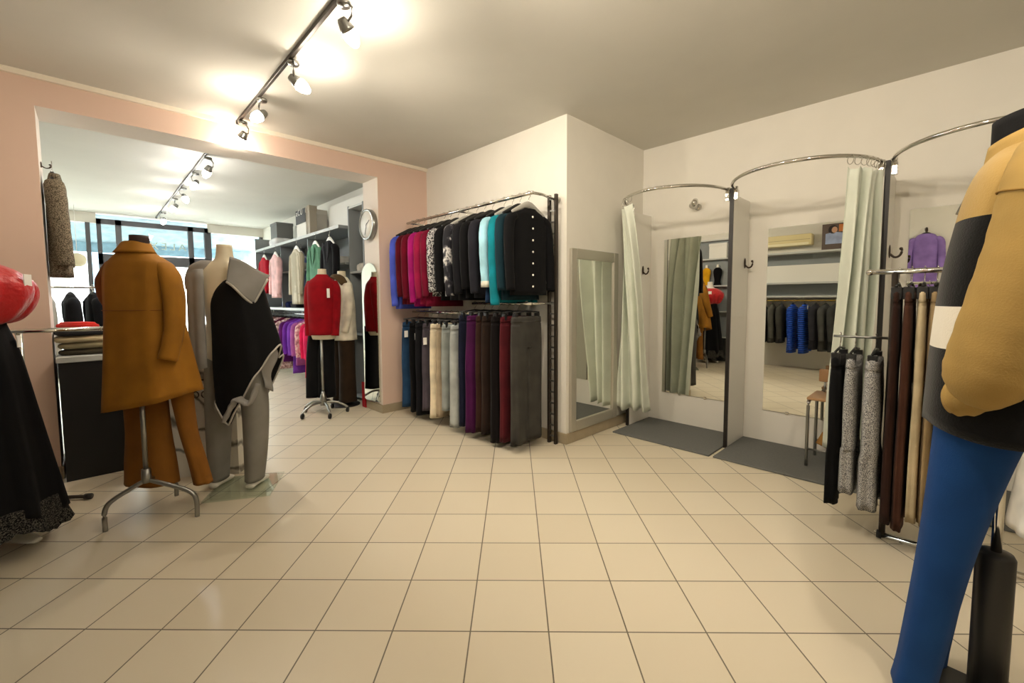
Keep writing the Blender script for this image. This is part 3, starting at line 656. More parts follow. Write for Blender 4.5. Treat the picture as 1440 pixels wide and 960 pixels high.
t = thing('marble_desk', 'white grey veined marble front desk behind the two dressed mannequins', 'desk', (.24, 3.94, 0), an)
obj('front_panel', bx(-.02, .59, 0, .03, .0, .93), marble(), t, False); obj('top', bx(-.03, .60, -.01, .36, .93, .96, bev=.004), plain('white desk top', '#dedbd3', .3), t, False)
obj('side_panel', bx(.56, .59, .03, .34, 0, .93), marble(), t, False); obj('rear_panel', bx(-.02, .01, .03, .34, 0, .93), marble(), t, False)
bm = nb()
ring = [(.33 + .018 * math.cos(a), -.004, .60 + .022 * math.sin(a)) for a in [k * math.pi / 10 for k in range(21)]]
tube(bm, ring, .004, 6); tube(bm, [(x + .055, y, z) for x, y, z in ring], .004, 6); obj('logo_mark', bm, plain('dark print', '#2e2822', .6), t)
bm = nb()
for i in range(5): box(bm, .30 + i * .035, .32 + i * .035, -.003, 0, .70, .712 + .006 * (i % 2))
obj('printed_line', bm, plain('dark print', '#2e2822', .6), t, False)
gp = 'folded clothes piled on the black counter'
for i, (c_, l, w_) in enumerate((('#4a4438', 'dark olive folded top at the bottom of the counter pile', .34), ('#8e8468', 'khaki folded top in the middle of the counter pile', .32), ('#b7a98a', 'sand folded top near the top of the counter pile', .33), ('#2a2a2c', 'black folded top on the counter pile', .28), ('#c02a22', 'red folded scarf topping the counter pile', .18))):
    folded(l, (-.0 - .02 * i, 4.53, .887 + i * .046), (w_, .34, .036), fabric(c_), gp, R(6 * i - 10))
# ------------------------------------------------------------------ clothes behind the counter
def floor_rail(name, label, loc, rz, L, h, group=None, double=False):
    t = thing(name, label, 'clothes rail', loc, rz, group)
    for k in ((-.0,) if not double else (-.045, .045)):
        obj('rail', tube(nb(), [(-L / 2, k, h), (L / 2, k, h)], .0125), CHROME, t)
        for s in (-1, 1): obj('rail_cap', cyl(nb(), (s * L / 2 - (.012 if s > 0 else 0), k, h), .016, .012, 14, axis='x'), CHROME, t)
    for s in (-1, 1):
        x = s * L * .36; obj('post', tube(nb(), [(x, 0, .04), (x, 0, h)], .014), CHROME, t)
        if double: obj('cross_piece', tube(nb(), [(x, -.05, h - .012), (x, .05, h - .012)], .008), CHROME, t)
    return t
fr1 = floor_rail('clothes_rail', 'chrome rail of dark clothes behind the black counter', (-.60, 6.3, 0), R(0), 2.1, 1.42)
obj('foot_bar', tube(nb(), [(-.61, -.25, .02), (-.61, .25, .02)], .014), STEEL, fr1); obj('foot_bar', tube(nb(), [(.61, -.25, .02), (.61, .25, .02)], .014), STEEL, fr1)
g5 = 'clothes on the rail behind the counter'
for i, (u, c_, l, L) in enumerate(((-1.25, '#b5726a', 'salmon', .6), (-1.05, '#3a4456', 'slate blue', .7), (-.86, '#c9b6ae', 'pink floral', .55), (-.66, '#47525c', 'grey blue denim', .72), (-.47, '#55606a', 'faded grey denim', .74), (-.30, '#a9a69c', 'pale grey', .6), (-.14, '#17171a', 'black wool', .7), (.02, '#131317', 'black quilted', .75), (.16, '#141416', 'black padded', .7))):
    m_ = floral(c_, [(.35, '#a84a5a'), (.5, c_), (.6, '#efe4dc')], 22) if 'floral' in l else fabric(c_)
    hanger((u, 6.0, 1.42), R(90 + i * 5 - 10), 'hanger carrying the ' + l + ' jacket behind the counter', 'hangers on the rail behind the counter', BLACKP, .18, .07)
    hang_top('jacket', l + ' jacket on the rail behind the black counter', 'jacket', (u, 6.0, 1.345), R(80 + i * 3), g5, m_, w=.17, d=.05, L=L, sl=.6, seed=i + 40, stout=.06)
# display window: pendant globe and rail spots
t = thing('hanging_globe', 'small cream globe hanging on a cord in the shop window', 'pendant', (-.12, 9.6, 1.93))
obj('globe', ball(nb(), (0, 0, 0), .11), plain('cream globe', '#d9cfae', .5), t); obj('cord', tube(nb(), [(0, 0, .1), (0, 0, .855)], .004), WHITEP, t)
# table with folded goods seen between the mannequins
t = thing('display_table', 'low display table by the shop door seen between the two mannequins', 'table', (.95, 7.6, 0))
obj('tabletop', bx(-.45, .45, -.35, .35, .72, .75, bev=.006), plain('pale table top', '#d4d8da', .4), t, False)
for x in (-.4, .4):
    for y in (-.3, .3): obj('leg', tube(nb(), [(x, y, 0), (x, y, .72)], .02), STEEL, t)
gt = 'folded clothes on the display table'
for x, y, c_, l in ((.75, 7.45, '#e0b53a', 'yellow folded scarf on the display table'), (.98, 7.6, '#efeee8', 'white folded shirt on the display table'), (1.2, 7.5, '#c45a62', 'rose folded top on the display table'), (.8, 7.8, '#8fb0bc', 'light blue folded top on the display table')):
    folded(l, (x, y, .752), (.2, .22, .07), fabric(c_), gt)

# ------------------------------------------------------------------ dressed mannequins
SKINM = plain('cream mannequin shell', '#d9cdb2', .45); WSH = plain('white mannequin shell', '#e9e5da', .4)
def mq(label, tx, ty, face=0, name='dressed_mannequin', group=None):
    u, v = uv(tx, ty); return thing(name, label, 'mannequin', (u, v, 0), R(-45) + face, group)
def bust(t, mat, z=0, neck=0.0, w=1.0, side=False):
    rows = [(0, 0, 1.62 + z + neck, .043, .045), (0, 0, 1.56 + z, .047, .05), (0, 0, 1.52 + z, .06, .06), (0, 0, 1.485 + z, .12 * w, .075), (0, 0, 1.44 + z, .175 * w, .09), (0, 0, 1.36 + z, .18 * w, .105), (0, 0, 1.26 + z, .155 * w, .115), (0, 0, 1.12 + z, .125 * w, .095), (0, 0, 1.0 + z, .16 * w, .11), (0, 0, .9 + z, .17 * w, .12), (0, 0, .84 + z, .15 * w, .10)]
    return obj('torso', loft(nb(), rows, 32, 32, 2.2, open_hem=False), mat, t, rotz=R(90) if side else 0)
def tripod(t, feet, hub, zt):
    obj('pole', tube(nb(), [(hub[0], hub[1], hub[2]), (hub[0], hub[1], zt)], .0125, 14), STEEL, t)
    obj('hub_collar', lathe(nb(), [(0, -.03), (.022, -.03), (.024, .0), (.022, .05), (0, .05)], 18, hub), STEEL, t)
    for x, y in feet:
        dx, dy = x - hub[0], y - hub[1]; h = hub[2]
        P_ = [(hub[0] + dx * k, hub[1] + dy * k, h * z) for k, z in ((0, .95), (.35, .82), (.75, .66), (.93, .54), (1.0, .36), (1.0, 0))]
        obj('leg', tube(nb(), P_, .0125, 12, 26), STEEL, t)
# camel brown long coat, seen from behind
TAN = fabric('#97661f', .75, 200, .15, .06); TAN2 = fabric('#7c4a20', .8, 200, .15, .06)
t = mq('mannequin in a long camel brown coat and matching trousers, on a chrome tripod', -2.171, 2.48)
bust(t, plain('dark brown cap', '#2e1810', .7), .03, .0, .8)
rows = [(-.02, 0, 1.58, .065, .065), (-.02, 0, 1.55, .09, .08), (-.018, 0, 1.515, .135, .095), (-.01, 0, 1.47, .178, .11), (-.005, 0, 1.38, .19, .125), (.0, 0, 1.2, .192, .14), (.012, 0, .98, .215, .16), (.03, 0, .69, .25, .185)]
coat = obj('coat', loft(nb(), rows, 56, 40, 2.3, (6, .05), seed=2, hem=lambda th, x: .05 * math.cos(th - 3.4)), TAN, t)
obj('collar', loft(nb(), [(-.02, .005, 1.615, .056, .058), (-.02, .0, 1.605, .066, .066), (-.02, -.005, 1.575, .08, .08), (-.02, -.01, 1.548, .10, .092)], 28, 6, 2.2, open_hem=False), TAN, coat)
obj('back_yoke_seam', tube(nb(), [(.205 * math.sin(a), -.1455 * math.cos(a) - .002 * math.cos(a), 1.22) for a in [R(d) for d in range(-70, 71, 10)]], .002, 6), TAN2, coat)
obj('sleeve', sweep(nb(), [(.13, 0, 1.48, .035, .06), (.168, -.005, 1.42, .042, .07), (.20, -.02, 1.3, .044, .068), (.222, -.05, 1.15, .042, .06), (.225, -.085, 1.03, .042, .054), (.215, -.11, .94, .045, .052)], 20, 20, up=(0, 1, 0), rip=.02), TAN, t)
obj('sleeve', sweep(nb(), [(-.14, 0, 1.485, .045, .06), (-.205, .03, 1.38, .07, .08), (-.23, .09, 1.26, .068, .075), (-.22, .18, 1.13, .06, .06), (-.12, .24, 1.05, .055, .055)], 20, 20, up=(0, 1, 0), rip=.02), TAN2, t)
tb = fabric('#85561f', .8, 200, .15, .06)
for i, sw in enumerate(([(-.07, .05, .80, .13, .06), (-.06, .05, .5, .13, .06), (-.05, .04, .30, .145, .07), (-.04, .03, .17, .15, .075)], [(.15, .05, .80, .06, .06), (.185, .05, .5, .045, .05), (.225, .06, .3, .045, .05), (.255, .06, .16, .05, .05)])):
    rws = [(x, y, z, a, b) for x, y, z, a, b in sw]
    obj('trouser_leg', loft(nb(), rws, 30, 18, 2.3, (4, .06), seed=i), tb, t)
tripod(t, [(.287, -.046), (-.103, -.213), (-.049, .221)], (.045, -.10, .26), .86)
# grey and black asymmetric poncho
GRY = fabric('#8d8a86', .9, 240, .2, .05); GRYL = fabric('#b7b2aa'); PBL = fabric('#121213', .85, 260, .2, .15)
t = mq('mannequin in a black and grey asymmetric wrap with grey trousers on a glass plate', -1.92, 2.84, name='dressed_mannequin')
bust(t, SKINM, .02, .0, 1.0)
def hemz(th, x):
    k = [(-.10, .10), (-.03, .02), (.06, .20), (.17, .03), (.27, -.16), (.36, -.34)]
    if x <= k[0][0]: return k[0][1]
    for (a, p_), (b, q_) in zip(k[:-1], k[1:]):
        if x <= b: return p_ + (q_ - p_) * (x - a) / (b - a)
    return k[-1][1]
rows = [(.065, 0, 1.42, .125, .10), (.07, 0, 1.37, .15, .125), (.085, 0, 1.25, .165, .145), (.11, -.0, 1.05, .185, .16), (.125, 0, .85, .20, .165), (.135, 0, .66, .20, .16)]
wb = loft(nb(), rows, 72, 40, 2.2, (6, .06), hem=hemz, seed=4)
for vv in wb.verts:
    if vv.co.z > 1.15: vv.co.z += (vv.co.x - .10) * .45 * min(1, (vv.co.z - 1.15) / .25)
wb.verts.ensure_lookup_table(); hem_pts = [tuple(wb.verts[39 * 72 + k % 72].co) for k in range(73)]
wr = obj('wrap', wb, PBL, t)
bm = nb(); sheet(bm, 10, 10, lambda s, q: (-.185 + .115 * s + .02 * q, -.115 * math.cos((s - .55) * 1.6) - .02 - .035 * q - .008 * math.sin(s * 9), 1.475 - .0 * q - .05 * (1 - s) ** 2 * (1 - q) - q * (.66 - .03 * s)))
obj('grey_panel', bm, GRY, t, True, thick=.012)
obj('shoulder_cap', loft(nb(), [(-.10, 0, 1.535, .045, .06), (-.13, 0, 1.50, .085, .085), (-.165, 0, 1.42, .085, .09), (-.18, 0, 1.35, .07, .08)], 24, 10, 2.2), GRY, t)
def colf(s, q):                                   # big sailor collar folded over the right shoulder
    x = .105 + s * .20 + q * (.01 - .09 * s); z = 1.55 - s * .10 - q * (.16 + .03 * s) + .012 * math.sin(s * 5)
    return (x, -.105 - .06 * q + .09 * s * s, z)
bm = nb(); sheet(bm, 14, 10, colf); cl_ = obj('sailor_collar', bm, GRY, t, True, thick=.01)
obj('collar_edging', tube(nb(), [colf(s / 10, 1) for s in range(11)] + [colf(1, 1 - k / 8) for k in range(1, 8)], .008, 8), GRYL, cl_)
bm = nb(); sheet(bm, 6, 14, lambda s, q: (.275 + .05 * s * (1 - .5 * q) + .012 * math.sin(q * 7) - .02 * q, -.06 + .05 * s + .012 * math.sin(q * 9), 1.0 - q * .30 - .04 * s)); obj('wrap_tail', bm, GRY, t, True, thick=.008)
obj('hem_edging', tube(nb(), hem_pts, .006, 8), GRYL, wr)
obj('drawn_hem', sweep(nb(), [(.06, -.176, .50, .012, .02), (.13, -.19, .61, .014, .03), (.17, -.19, .65, .016, .04), (.23, -.17, .62, .014, .03), (.27, -.14, .74, .012, .02)], 10, 22, up=(0, 1, 0), rip=.15), GRY, wr)
TRO = fabric('#85827b', .85, 240, .2, .05)
for i, sw in enumerate(([(-.05, 0, .92, .09, .11), (-.085, 0, .6, .075, .09), (-.10, .0, .3, .064, .08), (-.11, 0, .055, .050, .07)], [(.12, -.01, .92, .09, .11), (.165, -.01, .6, .078, .09), (.16, -.01, .3, .068, .08), (.14, -.01, .055, .052, .07)])):
    obj('trouser_leg', loft(nb(), sw, 30, 20, 2.2, (3, .04), seed=i + 9), TRO, t)
    f_ = nb(); sweep(f_, [(sw[-1][0], .07 * -1, .03, .03, .018), (sw[-1][0], .0, .045, .034, .032), (sw[-1][0], .09, .03, .036, .02), (sw[-1][0], .13, .022, .02, .009)], 14, 14); obj('foot', f_, WSH, t)
o_ = uv(-1.885, 2.785)
bm = nb(); q = [(.434, 3.227), (.776, 3.039), (.964, 3.381), (.622, 3.569)]
skin_rings(bm, [[(a, b, z) for a, b in q] for z in (.001, .011)])
pm = glassm('greenish plate glass', '#f5faf7')
gp_ = obj('glass_base', bm, pm, t, False); gp_.matrix_parent_inverse = Matrix.LocRotScale(t.location, t.rotation_euler, None).inverted()
# red strapless top and long black skirt at the left edge
t = mq('mannequin in a puffed red top and long black skirt at the left edge', -2.69, 2.05)
bust(t, WSH, -.02, 0, .9, True)
REDM, nt, b = base('glossy red cloth', '#c21018', .45, 0, .4); b.inputs['Sheen Weight'].default_value = .3; bump(nt, b, noise(nt, coords(nt), 16, 3), .5, .03)
rp = obj('top', loft(nb(), [(0, 0, 1.47, .10, .12), (.01, 0, 1.43, .17, .19), (.02, 0, 1.37, .21, .24), (.02, 0, 1.30, .215, .24), (.015, 0, 1.23, .19, .21), (.005, 0, 1.18, .16, .17), (0, 0, 1.16, .125, .13)], 72, 24, 2.1, (7, .16), seed=6, open_hem=False), REDM, t)
obj('price_tag', bx(-.002, .002, -.03, .03, 0, .06), CARD, t, False, loc=(.222, .10, 1.35), rotz=R(24))
SK = fabric('#0d0d0f', .8, 200, .2, .2)
sk = obj('skirt', loft(nb(), [(0, 0, 1.24, .118, .12), (0, 0, 1.15, .14, .14), (.01, 0, 1.0, .175, .165), (.02, 0, .7, .21, .20), (.025, 0, .4, .25, .23), (.03, 0, .19, .275, .25)], 72, 30, 2.1, (9, .07), seed=3, hem=lambda th, x: .03 * math.sin(th * 5)), SK, t)
obj('lace_hem', loft(nb(), [(.03, 0, .26, .272, .25), (.03, 0, .19, .282, .258), (.03, 0, .12, .288, .262)], 72, 8, 2.1, (9, .07), seed=3, hem=lambda th, x: .03 * math.sin(th * 5) + .006 * math.sin(th * 40)), speckle('#141418', '#5f5c54', 170, .55, .1), sk)
obj('waist_tag', bx(-.002, .002, -.02, .02, 0, .06), CARD, t, False, loc=(.152, .10, 1.04), rotz=R(32))
for y in (-.10, .09):
    f_ = nb(); sweep(f_, [(-.02, y, .05, .03, .03), (.04, y, .045, .034, .034), (.12, y, .032, .038, .022), (.18, y, .02, .022, .012)], 14, 14, up=(0, 0, 1)); obj('foot', f_, WSH, t)
    obj('ankle', loft(nb(), [(0, y, .5, .045, .045), (0, y, .25, .036, .036), (-.005, y, .05, .03, .03)], 18, 8, 2, open_hem=False), WSH, t)
# red cardigan on a rolling stand, cream blouse behind
t = mq('mannequin in a red cardigan and black trousers on a rolling stand', -2.145, 4.78)
bust(t, SKINM, .0, 0, .8)
RC = fabric('#8e0c18', .9); BT = fabric('#101012')
obj('cardigan', loft(nb(), [(0, 0, 1.56, .055, .055), (0, 0, 1.53, .08, .07), (0, 0, 1.49, .13, .10), (0, 0, 1.44, .155, .12), (0, 0, 1.3, .155, .14), (0, 0, 1.15, .15, .14), (.0, 0, 1.0, .15, .135), (0, 0, .89, .152, .13)], 36, 24, 2.5, (5, .02), seed=1), RC, t)
for s in (-1, 1): obj('sleeve', sweep(nb(), [(s * .115, 0, 1.47, .05, .06), (s * .15, .0, 1.38, .05, .06), (s * .155, -.02, 1.15, .045, .055), (s * .145, -.05, .88, .04, .05)], 16, 16, up=(0, 1, 0), rip=.02), RC, t)
obj('price_tag', bx(.115, .145, -.155, -.15, 1.30, 1.40), CARD, t, False)
for s in (-1, 1): obj('trouser_leg', loft(nb(), [(-.05 + s * .065, .06, .95, .075, .085), (-.08 + s * .07, .06, .6, .085, .085), (-.085 + s * .075, .06, .17, .09, .09)], 26, 14, 2.3, (3, .06), seed=s + 3), BT, t)
hub = (0.0, -.07, .16)
obj('pole', tube(nb(), [(0, -.07, .14), (0, -.07, .95)], .014, 14), STEEL, t); obj('hub', lathe(nb(), [(0, -.06), (.035, -.06), (.035, .03), (.018, .1), (0, .1)], 20, hub), STEEL, t)
for k in range(5):
    a = R(20 + 72 * k); c, s = math.cos(a), math.sin(a)
    lg = obj('leg', tube(nb(), [(c * .02, -.07 + s * .02, .135), (c * .13, -.07 + s * .13, .13), (c * .22, -.07 + s * .22, .085), (c * .25, -.07 + s * .25, .06)], .013, 10, 16), STEEL, t)
    obj('caster', cyl(nb(), (c * .25 - .01, -.07 + s * .25, .029), .028, .02, 18, axis='x'), BLACKP, lg)
t = mq('mannequin in a cream blouse with brown collar behind the red cardigan', -2.0718, 5.1407, R(-45))
bust(t, SKINM, .0, 0, .8)
CB = fabric('#e6dfcc', .8); BR = fabric('#2f2318')
obj('blouse', loft(nb(), [(0, 0, 1.55, .06, .06), (0, 0, 1.49, .14, .085), (0, 0, 1.44, .165, .10), (0, 0, 1.2, .155, .13), (0, 0, 1.0, .165, .13), (.01, 0, .80, .175, .13)], 36, 24, 2.4, (5, .04), seed=8), CB, t)
for s in (-1, 1): obj('sleeve', sweep(nb(), [(s * .13, 0, 1.46, .05, .06), (s * .175, 0, 1.3, .05, .06), (s * .18, -.02, 1.1, .045, .05), (s * .16, -.05, .9, .04, .045)], 14, 14, up=(0, 1, 0)), CB, t)
obj('fur_collar', sweep(nb(), [(-.15, -.03, 1.47, .02, .05), (-.08, -.05, 1.525, .03, .06), (0, -.06, 1.555, .03, .065), (.08, -.05, 1.525, .03, .06), (.15, -.03, 1.46, .02, .05)], 14, 20, up=(0, 1, 0), rip=.03), fabric('#54432c', .95, 60, .6), t)
obj('price_tag', bx(.09, .12, -.15, -.145, 1.33, 1.42), CARD, t, False)
for s in (-1, 1): obj('trouser_leg', loft(nb(), [(s * .075, 0, .9, .08, .10), (s * .085, 0, .5, .085, .09), (s * .09, -.01, .06, .095, .10)], 26, 14, 2.3, (3, .05), seed=s + 11), BR, t)
obj('base_disc', lathe(nb(), [(0, 0), (.17, 0), (.17, .012), (.16, .02), (0, .024)], 36), BLACKP, t); obj('pole', tube(nb(), [(0, .03, .02), (0, .03, .9)], .012, 12), STEEL, t)
# camel, black and cream jacket in the right foreground
t = mq('camel jacket with black and cream bands over blue trousers at the right edge', 1.43, 1.25, R(-48.8))
CAM = fabric('#a2854d', .95, 220, .3, .05)
BAND = banded([(0, '#0e0e0f'), (.29, '#ddd6c6'), (.44, '#0e0e0f'), (.74, '#a2854d')], .885, 1.695)
bust(t, BLACKP, .11, .0, .85, True)
rows = [(.03, 0, 1.70, .075, .085), (.03, 0, 1.665, .095, .12), (.025, 0, 1.625, .115, .175), (.02, 0, 1.57, .13, .20), (.012, 0, 1.47, .142, .205), (.0, 0, 1.3, .155, .21), (-.002, 0, 1.1, .167, .215), (-.005, 0, .885, .172, .205)]
jk = obj('jacket', loft(nb(), rows, 48, 40, 2.3, (4, .02), seed=12, hem=lambda th, x: .015 * math.sin(th * 3)), BAND, t)
def colr(r, z0, z1, tilt, fl):
    bm = nb(); sheet(bm, 40, 5, lambda s, q: (.02 - (r + fl * q) * math.cos(s * 6.0 + .14), (r + fl * q) * 1.05 * math.sin(s * 6.0 + .14), z0 + (z1 - z0) * q - tilt * math.cos(s * 6.0 + .14))); return bm
obj('collar_lining', colr(.082, 1.67, 1.775, .012, .0), PBL, jk, True, thick=.008)
obj('collar', colr(.098, 1.64, 1.725, .03, -.012), CAM, jk, True, thick=.010)
obj('zip', tube(nb(), [(-.045, .0, 1.69), (-.085, .01, 1.63), (-.125, .01, 1.52)], .005, 8), STEEL, jk)
sl = obj('sleeve', sweep(nb(), [(.03, -.13, 1.635, .05, .06), (.045, -.185, 1.585, .08, .08), (.045, -.212, 1.50, .09, .088), (.028, -.222, 1.38, .09, .088), (.0, -.225, 1.25, .088, .086), (-.025, -.222, 1.12, .090, .086), (-.042, -.215, 1.045, .082, .078), (-.055, -.20, .995, .05, .05)], 28, 40, up=(0, 1, 0), rip=.012), CAM, t)
obj('cuff', sweep(nb(), [(-.045, -.205, 1.02, .052, .05), (-.068, -.195, .998, .055, .05), (-.092, -.185, .985, .052, .047), (-.107, -.18, .98, .038, .036)], 20, 12, up=(0, 0, 1), rip=.05), CAM, sl)
obj('drop_shoulder_seam', tube(nb(), [(.045 - .088 * math.cos(a), -.212 - .088 * math.sin(a) - .002, 1.515 + .02 * math.cos(a)) for a in [R(d) for d in range(-10, 191, 10)]], .0025, 6), fabric('#8d6c34'), sl)
obj('sleeve', sweep(nb(), [(.04, .13, 1.63, .05, .06), (.05, .20, 1.55, .08, .08), (.02, .235, 1.38, .085, .085), (-.01, .24, 1.2, .085, .08), (-.03, .22, 1.05, .07, .07), (-.05, .2, 1.0, .05, .05)], 24, 24, up=(0, 1, 0), rip=.012), CAM, t)
BLU = fabric('#173e74', .85, 300, .2, .05)
for i, sw in enumerate(([(-.035, -.08, .96, .105, .10), (-.06, -.085, .8, .085, .085), (-.10, -.09, .5, .062, .07), (-.14, -.09, .15, .052, .06), (-.155, -.09, .04, .052, .06)], [(-.02, .09, .96, .10, .10), (-.06, .10, .8, .085, .085), (-.10, .10, .5, .062, .07), (-.13, .10, .15, .05, .06), (-.14, .10, .04, .05, .06)])):
    obj('trouser_leg', loft(nb(), sw, 32, 26, 2.2, (3, .05), seed=i + 2), BLU, t)
obj('pole', tube(nb(), [(0, 0, .48), (0, 0, 1.0)], .012, 14), CHROME, t)
obj('stand_tube', lathe(nb(), [(0, .02), (.042, .02), (.042, .50), (.036, .512), (.016, .515), (0, .515)], 30, (0, 0, 0)), BLACKP, t)
obj('base_plate', bx(-.11, .14, -.13, .13, 0, .02, bev=.006), BLACKP, t, False)

# ------------------------------------------------------------------ coat on the side of the opening
TW = speckle('#4a4338', '#8d8270', 160, .5, .1)
coat_hook((OL + .0, 4.575, 2.25), 0, 'hook on the left side of the opening holding the patterned coat', None).scale = (.8, .5, .5)
hanger((OL + .055, 4.575, 2.265), R(90), 'dark hanger of the patterned coat at the left side of the opening', None, BLACKP, .13, .07)
hang_top('coat', 'grey brown tweed coat hanging on the left side of the opening', 'coat', (OL + .066, 4.575, 2.19), R(90), None, TW, w=.115, d=.055, L=.74, sl=.66, stout=.04, flare=1.05, seed=4)
# ------------------------------------------------------------------ low double rail behind the red and black mannequin
t = thing('clothes_rail', 'low double chrome rail behind the black skirted mannequin', 'clothes rail', (-.33, 4.02, 0), R(-6))
for k in (-.045, .045):
    obj('rail', tube(nb(), [(-.24, k, 1.09), (.385, k, 1.09)], .0125), CHROME, t)
    obj('rail_cap', cyl(nb(), (.378, k, 1.09), .016, .012, 14, axis='x'), CHROME, t)
obj('post', tube(nb(), [(0, 0, .02), (0, 0, 1.08)], .016), CHROME, t); obj('cross_piece', tube(nb(), [(0, -.05, 1.078), (0, .05, 1.078)], .01), CHROME, t)
for a_ in (R(-32), R(150)):
    c, q_ = math.cos(a_), math.sin(a_); L_ = .33 if a_ < 0 else .2
    obj('foot_bar', tube(nb(), [(0, 0, .02), (L_ * c, L_ * q_, .02)], .011), DARKM, t); obj('foot_cap', tube(nb(), [(L_ * c * .93, L_ * q_ * .93, .02), (L_ * c * 1.04, L_ * q_ * 1.04, .02)], .018), BLACKP, t)
# ------------------------------------------------------------------ trouser rail in front of the fitting rooms, right
RR = 2.93
t = thing('clothes_rail', 'chrome trouser rail in front of the rightmost fitting rooms', 'clothes rail', (RR, .20, 0))
obj('rail', tube(nb(), [(0, .10, 1.40), (0, -.75, 1.40)], .0135), CHROME, t); obj('rail_end', ball(nb(), (0, .10, 1.40), .017), CHROME, t)
obj('upright', tube(nb(), [(0, 0, .02), (0, 0, 1.40)], .014), DARKM, t); obj('upright', tube(nb(), [(0, -.72, .02), (0, -.72, 1.40)], .014), DARKM, t)
obj('foot_bar', tube(nb(), [(0, .03, .022), (0, -.78, .022)], .015), CHROME, t); obj('foot_cap', cyl(nb(), (0, .0, .022), .021, .02, 16, axis='y'), BLACKP, t)
obj('lower_arm', tube(nb(), [(0, -.0, 1.06), (0, .24, 1.06)], .007), STEEL, t)
HT = speckle('#56565a', '#b9b7b2', 260, .5, .08)
g6 = 'trousers on the chrome rail by the fitting rooms'
for v, z, l, m_, kw in ((.41, 1.06, 'black trousers hanging lowest on the rail end, behind the checked pairs', BLK, dict(L=.78, w=.15)),
   (.345, 1.06, 'grey checked trousers nearest the sage curtain on the rail by the fitting rooms', HT, dict(L=.70, w=.16, d=.03)), (.262, 1.06, 'grey checked trousers in front of the first checked pair', HT, dict(L=.76, w=.17, d=.038)),
   (.185, 1.40, 'dark brown trousers first on the chrome rail by the fitting rooms', fabric('#2c1a13'), dict(L=1.14, w=.17, d=.019)), (.138, 1.40, 'chocolate brown trousers second on the chrome rail by the fitting rooms', fabric('#452b20'), dict(L=1.16, w=.17, d=.019)),
   (.092, 1.40, 'sand beige trousers beside the brown pairs on the chrome rail', fabric('#b5a585'), dict(L=1.10, w=.17, d=.019)), (.048, 1.40, 'tan trousers half hidden by the camel jacket', fabric('#8d7858'), dict(L=1.10, w=.17, d=.019)),
   (.004, 1.40, 'grey speckled trousers last in view beside the blue trousers', speckle('#4a4844', '#8b877e', 90), dict(L=1.08, w=.17, d=.019))):
    hang_trousers(l, (RR, v, z), R(int(v * 500) % 3 - 1), g6, m_, seed=int(v * 100) + 20, **kw)
t = thing('skirt', 'white skirt with mustard waist at the right edge behind the jacket stand', 'skirt', (RR, -.34, 0), 0)
obj('body', loft(nb(), [(0, 0, .80, .13, .07), (0, 0, .6, .17, .09), (0, 0, .25, .2, .12)], 40, 16, 2.2, (7, .06), seed=3), fabric('#e6e3da'), t)
obj('waist_panel', loft(nb(), [(0, 0, 1.0, .12, .06), (0, 0, .9, .125, .065), (0, 0, .70, .16, .09)], 36, 8, 2.2, (5, .03)), fabric('#c98a1e'), t)
obj('hanger_hook', tube(nb(), [(0, 0, .99), (0, 0, 1.38), (.014, 0, 1.40), (0, 0, 1.42), (-.014, 0, 1.415)], .003, 6, 20, up=(0, 1, 0)), CHROME, t)

# ------------------------------------------------------------------ left wall (seen in the fitting room mirrors)
t = thing('shelving_unit', 'grey and white wall shelving with a jacket rail, seen in the mirror behind the stool', 'shelving', (UL, .95, 0)); LW = 1.75
for z in (2.07, 1.535, 1.295): s_ = obj('shelf', bx(.001, .28, 0, LW, z - .015, z + .015), GREYE, t, False)
obj('back_panel', bx(.001, .012, 0, LW, 1.31, 1.52), GREY, t, False); obj('white_panel', bx(.001, .16, .01, LW - .01, 1.551, 1.86), plain('white panel', '#e9e7e0', .5), t, False); obj('back_panel', bx(.001, .012, 0, LW, 1.861, 2.054), GREY, t, False)
obj('clothes_rail', tube(nb(), [(.25, .03, 1.225), (.25, LW - .03, 1.225)], .012), plain('brass rail', '#b59a4c', .25, 1), t)
for v in (.1, LW / 2, LW - .1): obj('rail_bracket', tube(nb(), [(.25, v, 1.225), (.25, v, 1.282)], .007), CHROME, t)
g7 = 'jackets on the left wall rail'
PUF = stripes('#0c1f6e', '#2f66e0', 9, 'Z', .35, .8)
for i, (v, m_, l, kw) in enumerate(((2.42, fabric('#2a2826'), 'dark brown jacket', {}), (2.28, fabric('#55544f'), 'dark grey marled jacket', {}), (2.14, fabric('#403f3b'), 'charcoal felt jacket', {}), (1.96, PUF, 'shiny blue quilted jacket', dict(L=.86, sl=.82)), (1.78, PUF, 'second blue quilted jacket with a white tag', dict(L=.86, sl=.84)),
   (1.62, fabric('#33333a'), 'black zipped jacket', dict(L=.78)), (1.48, fabric('#4a4b4a'), 'grey sleeved black jacket', dict(L=.8)), (1.34, fabric('#424342'), 'slate jacket', dict(L=.8)), (1.20, fabric('#2c2c2e'), 'long black jacket', dict(L=.84)), (1.07, fabric('#1c1c20'), 'black padded jacket', dict(L=.84)))):
    hanger((UL + .25, v, 1.225), R(i * 3 - 8), 'hanger of the ' + l + ' on the left wall rail', 'hangers on the left wall rail', BLACKP, .17, .06)
    k = dict(w=.18, d=.05, L=.7, sl=.62, stout=.055); k.update(kw)
    j = hang_top('jacket', l + ' reflected in the mirror behind the stool', 'jacket', (UL + .25, v, 1.16), R(i * 3 - 8), g7, m_, seed=i + 70, **k)
    if 'tag' in l: price_tag(j, (.12, -.075, -.02))
t = thing('air_conditioner', 'long cream wall air conditioner above the shelves, seen in the mirror', 'air conditioner', (UL, 2.15, 2.30))
ACM = plain('cream plastic', '#e2d3a0', .45)
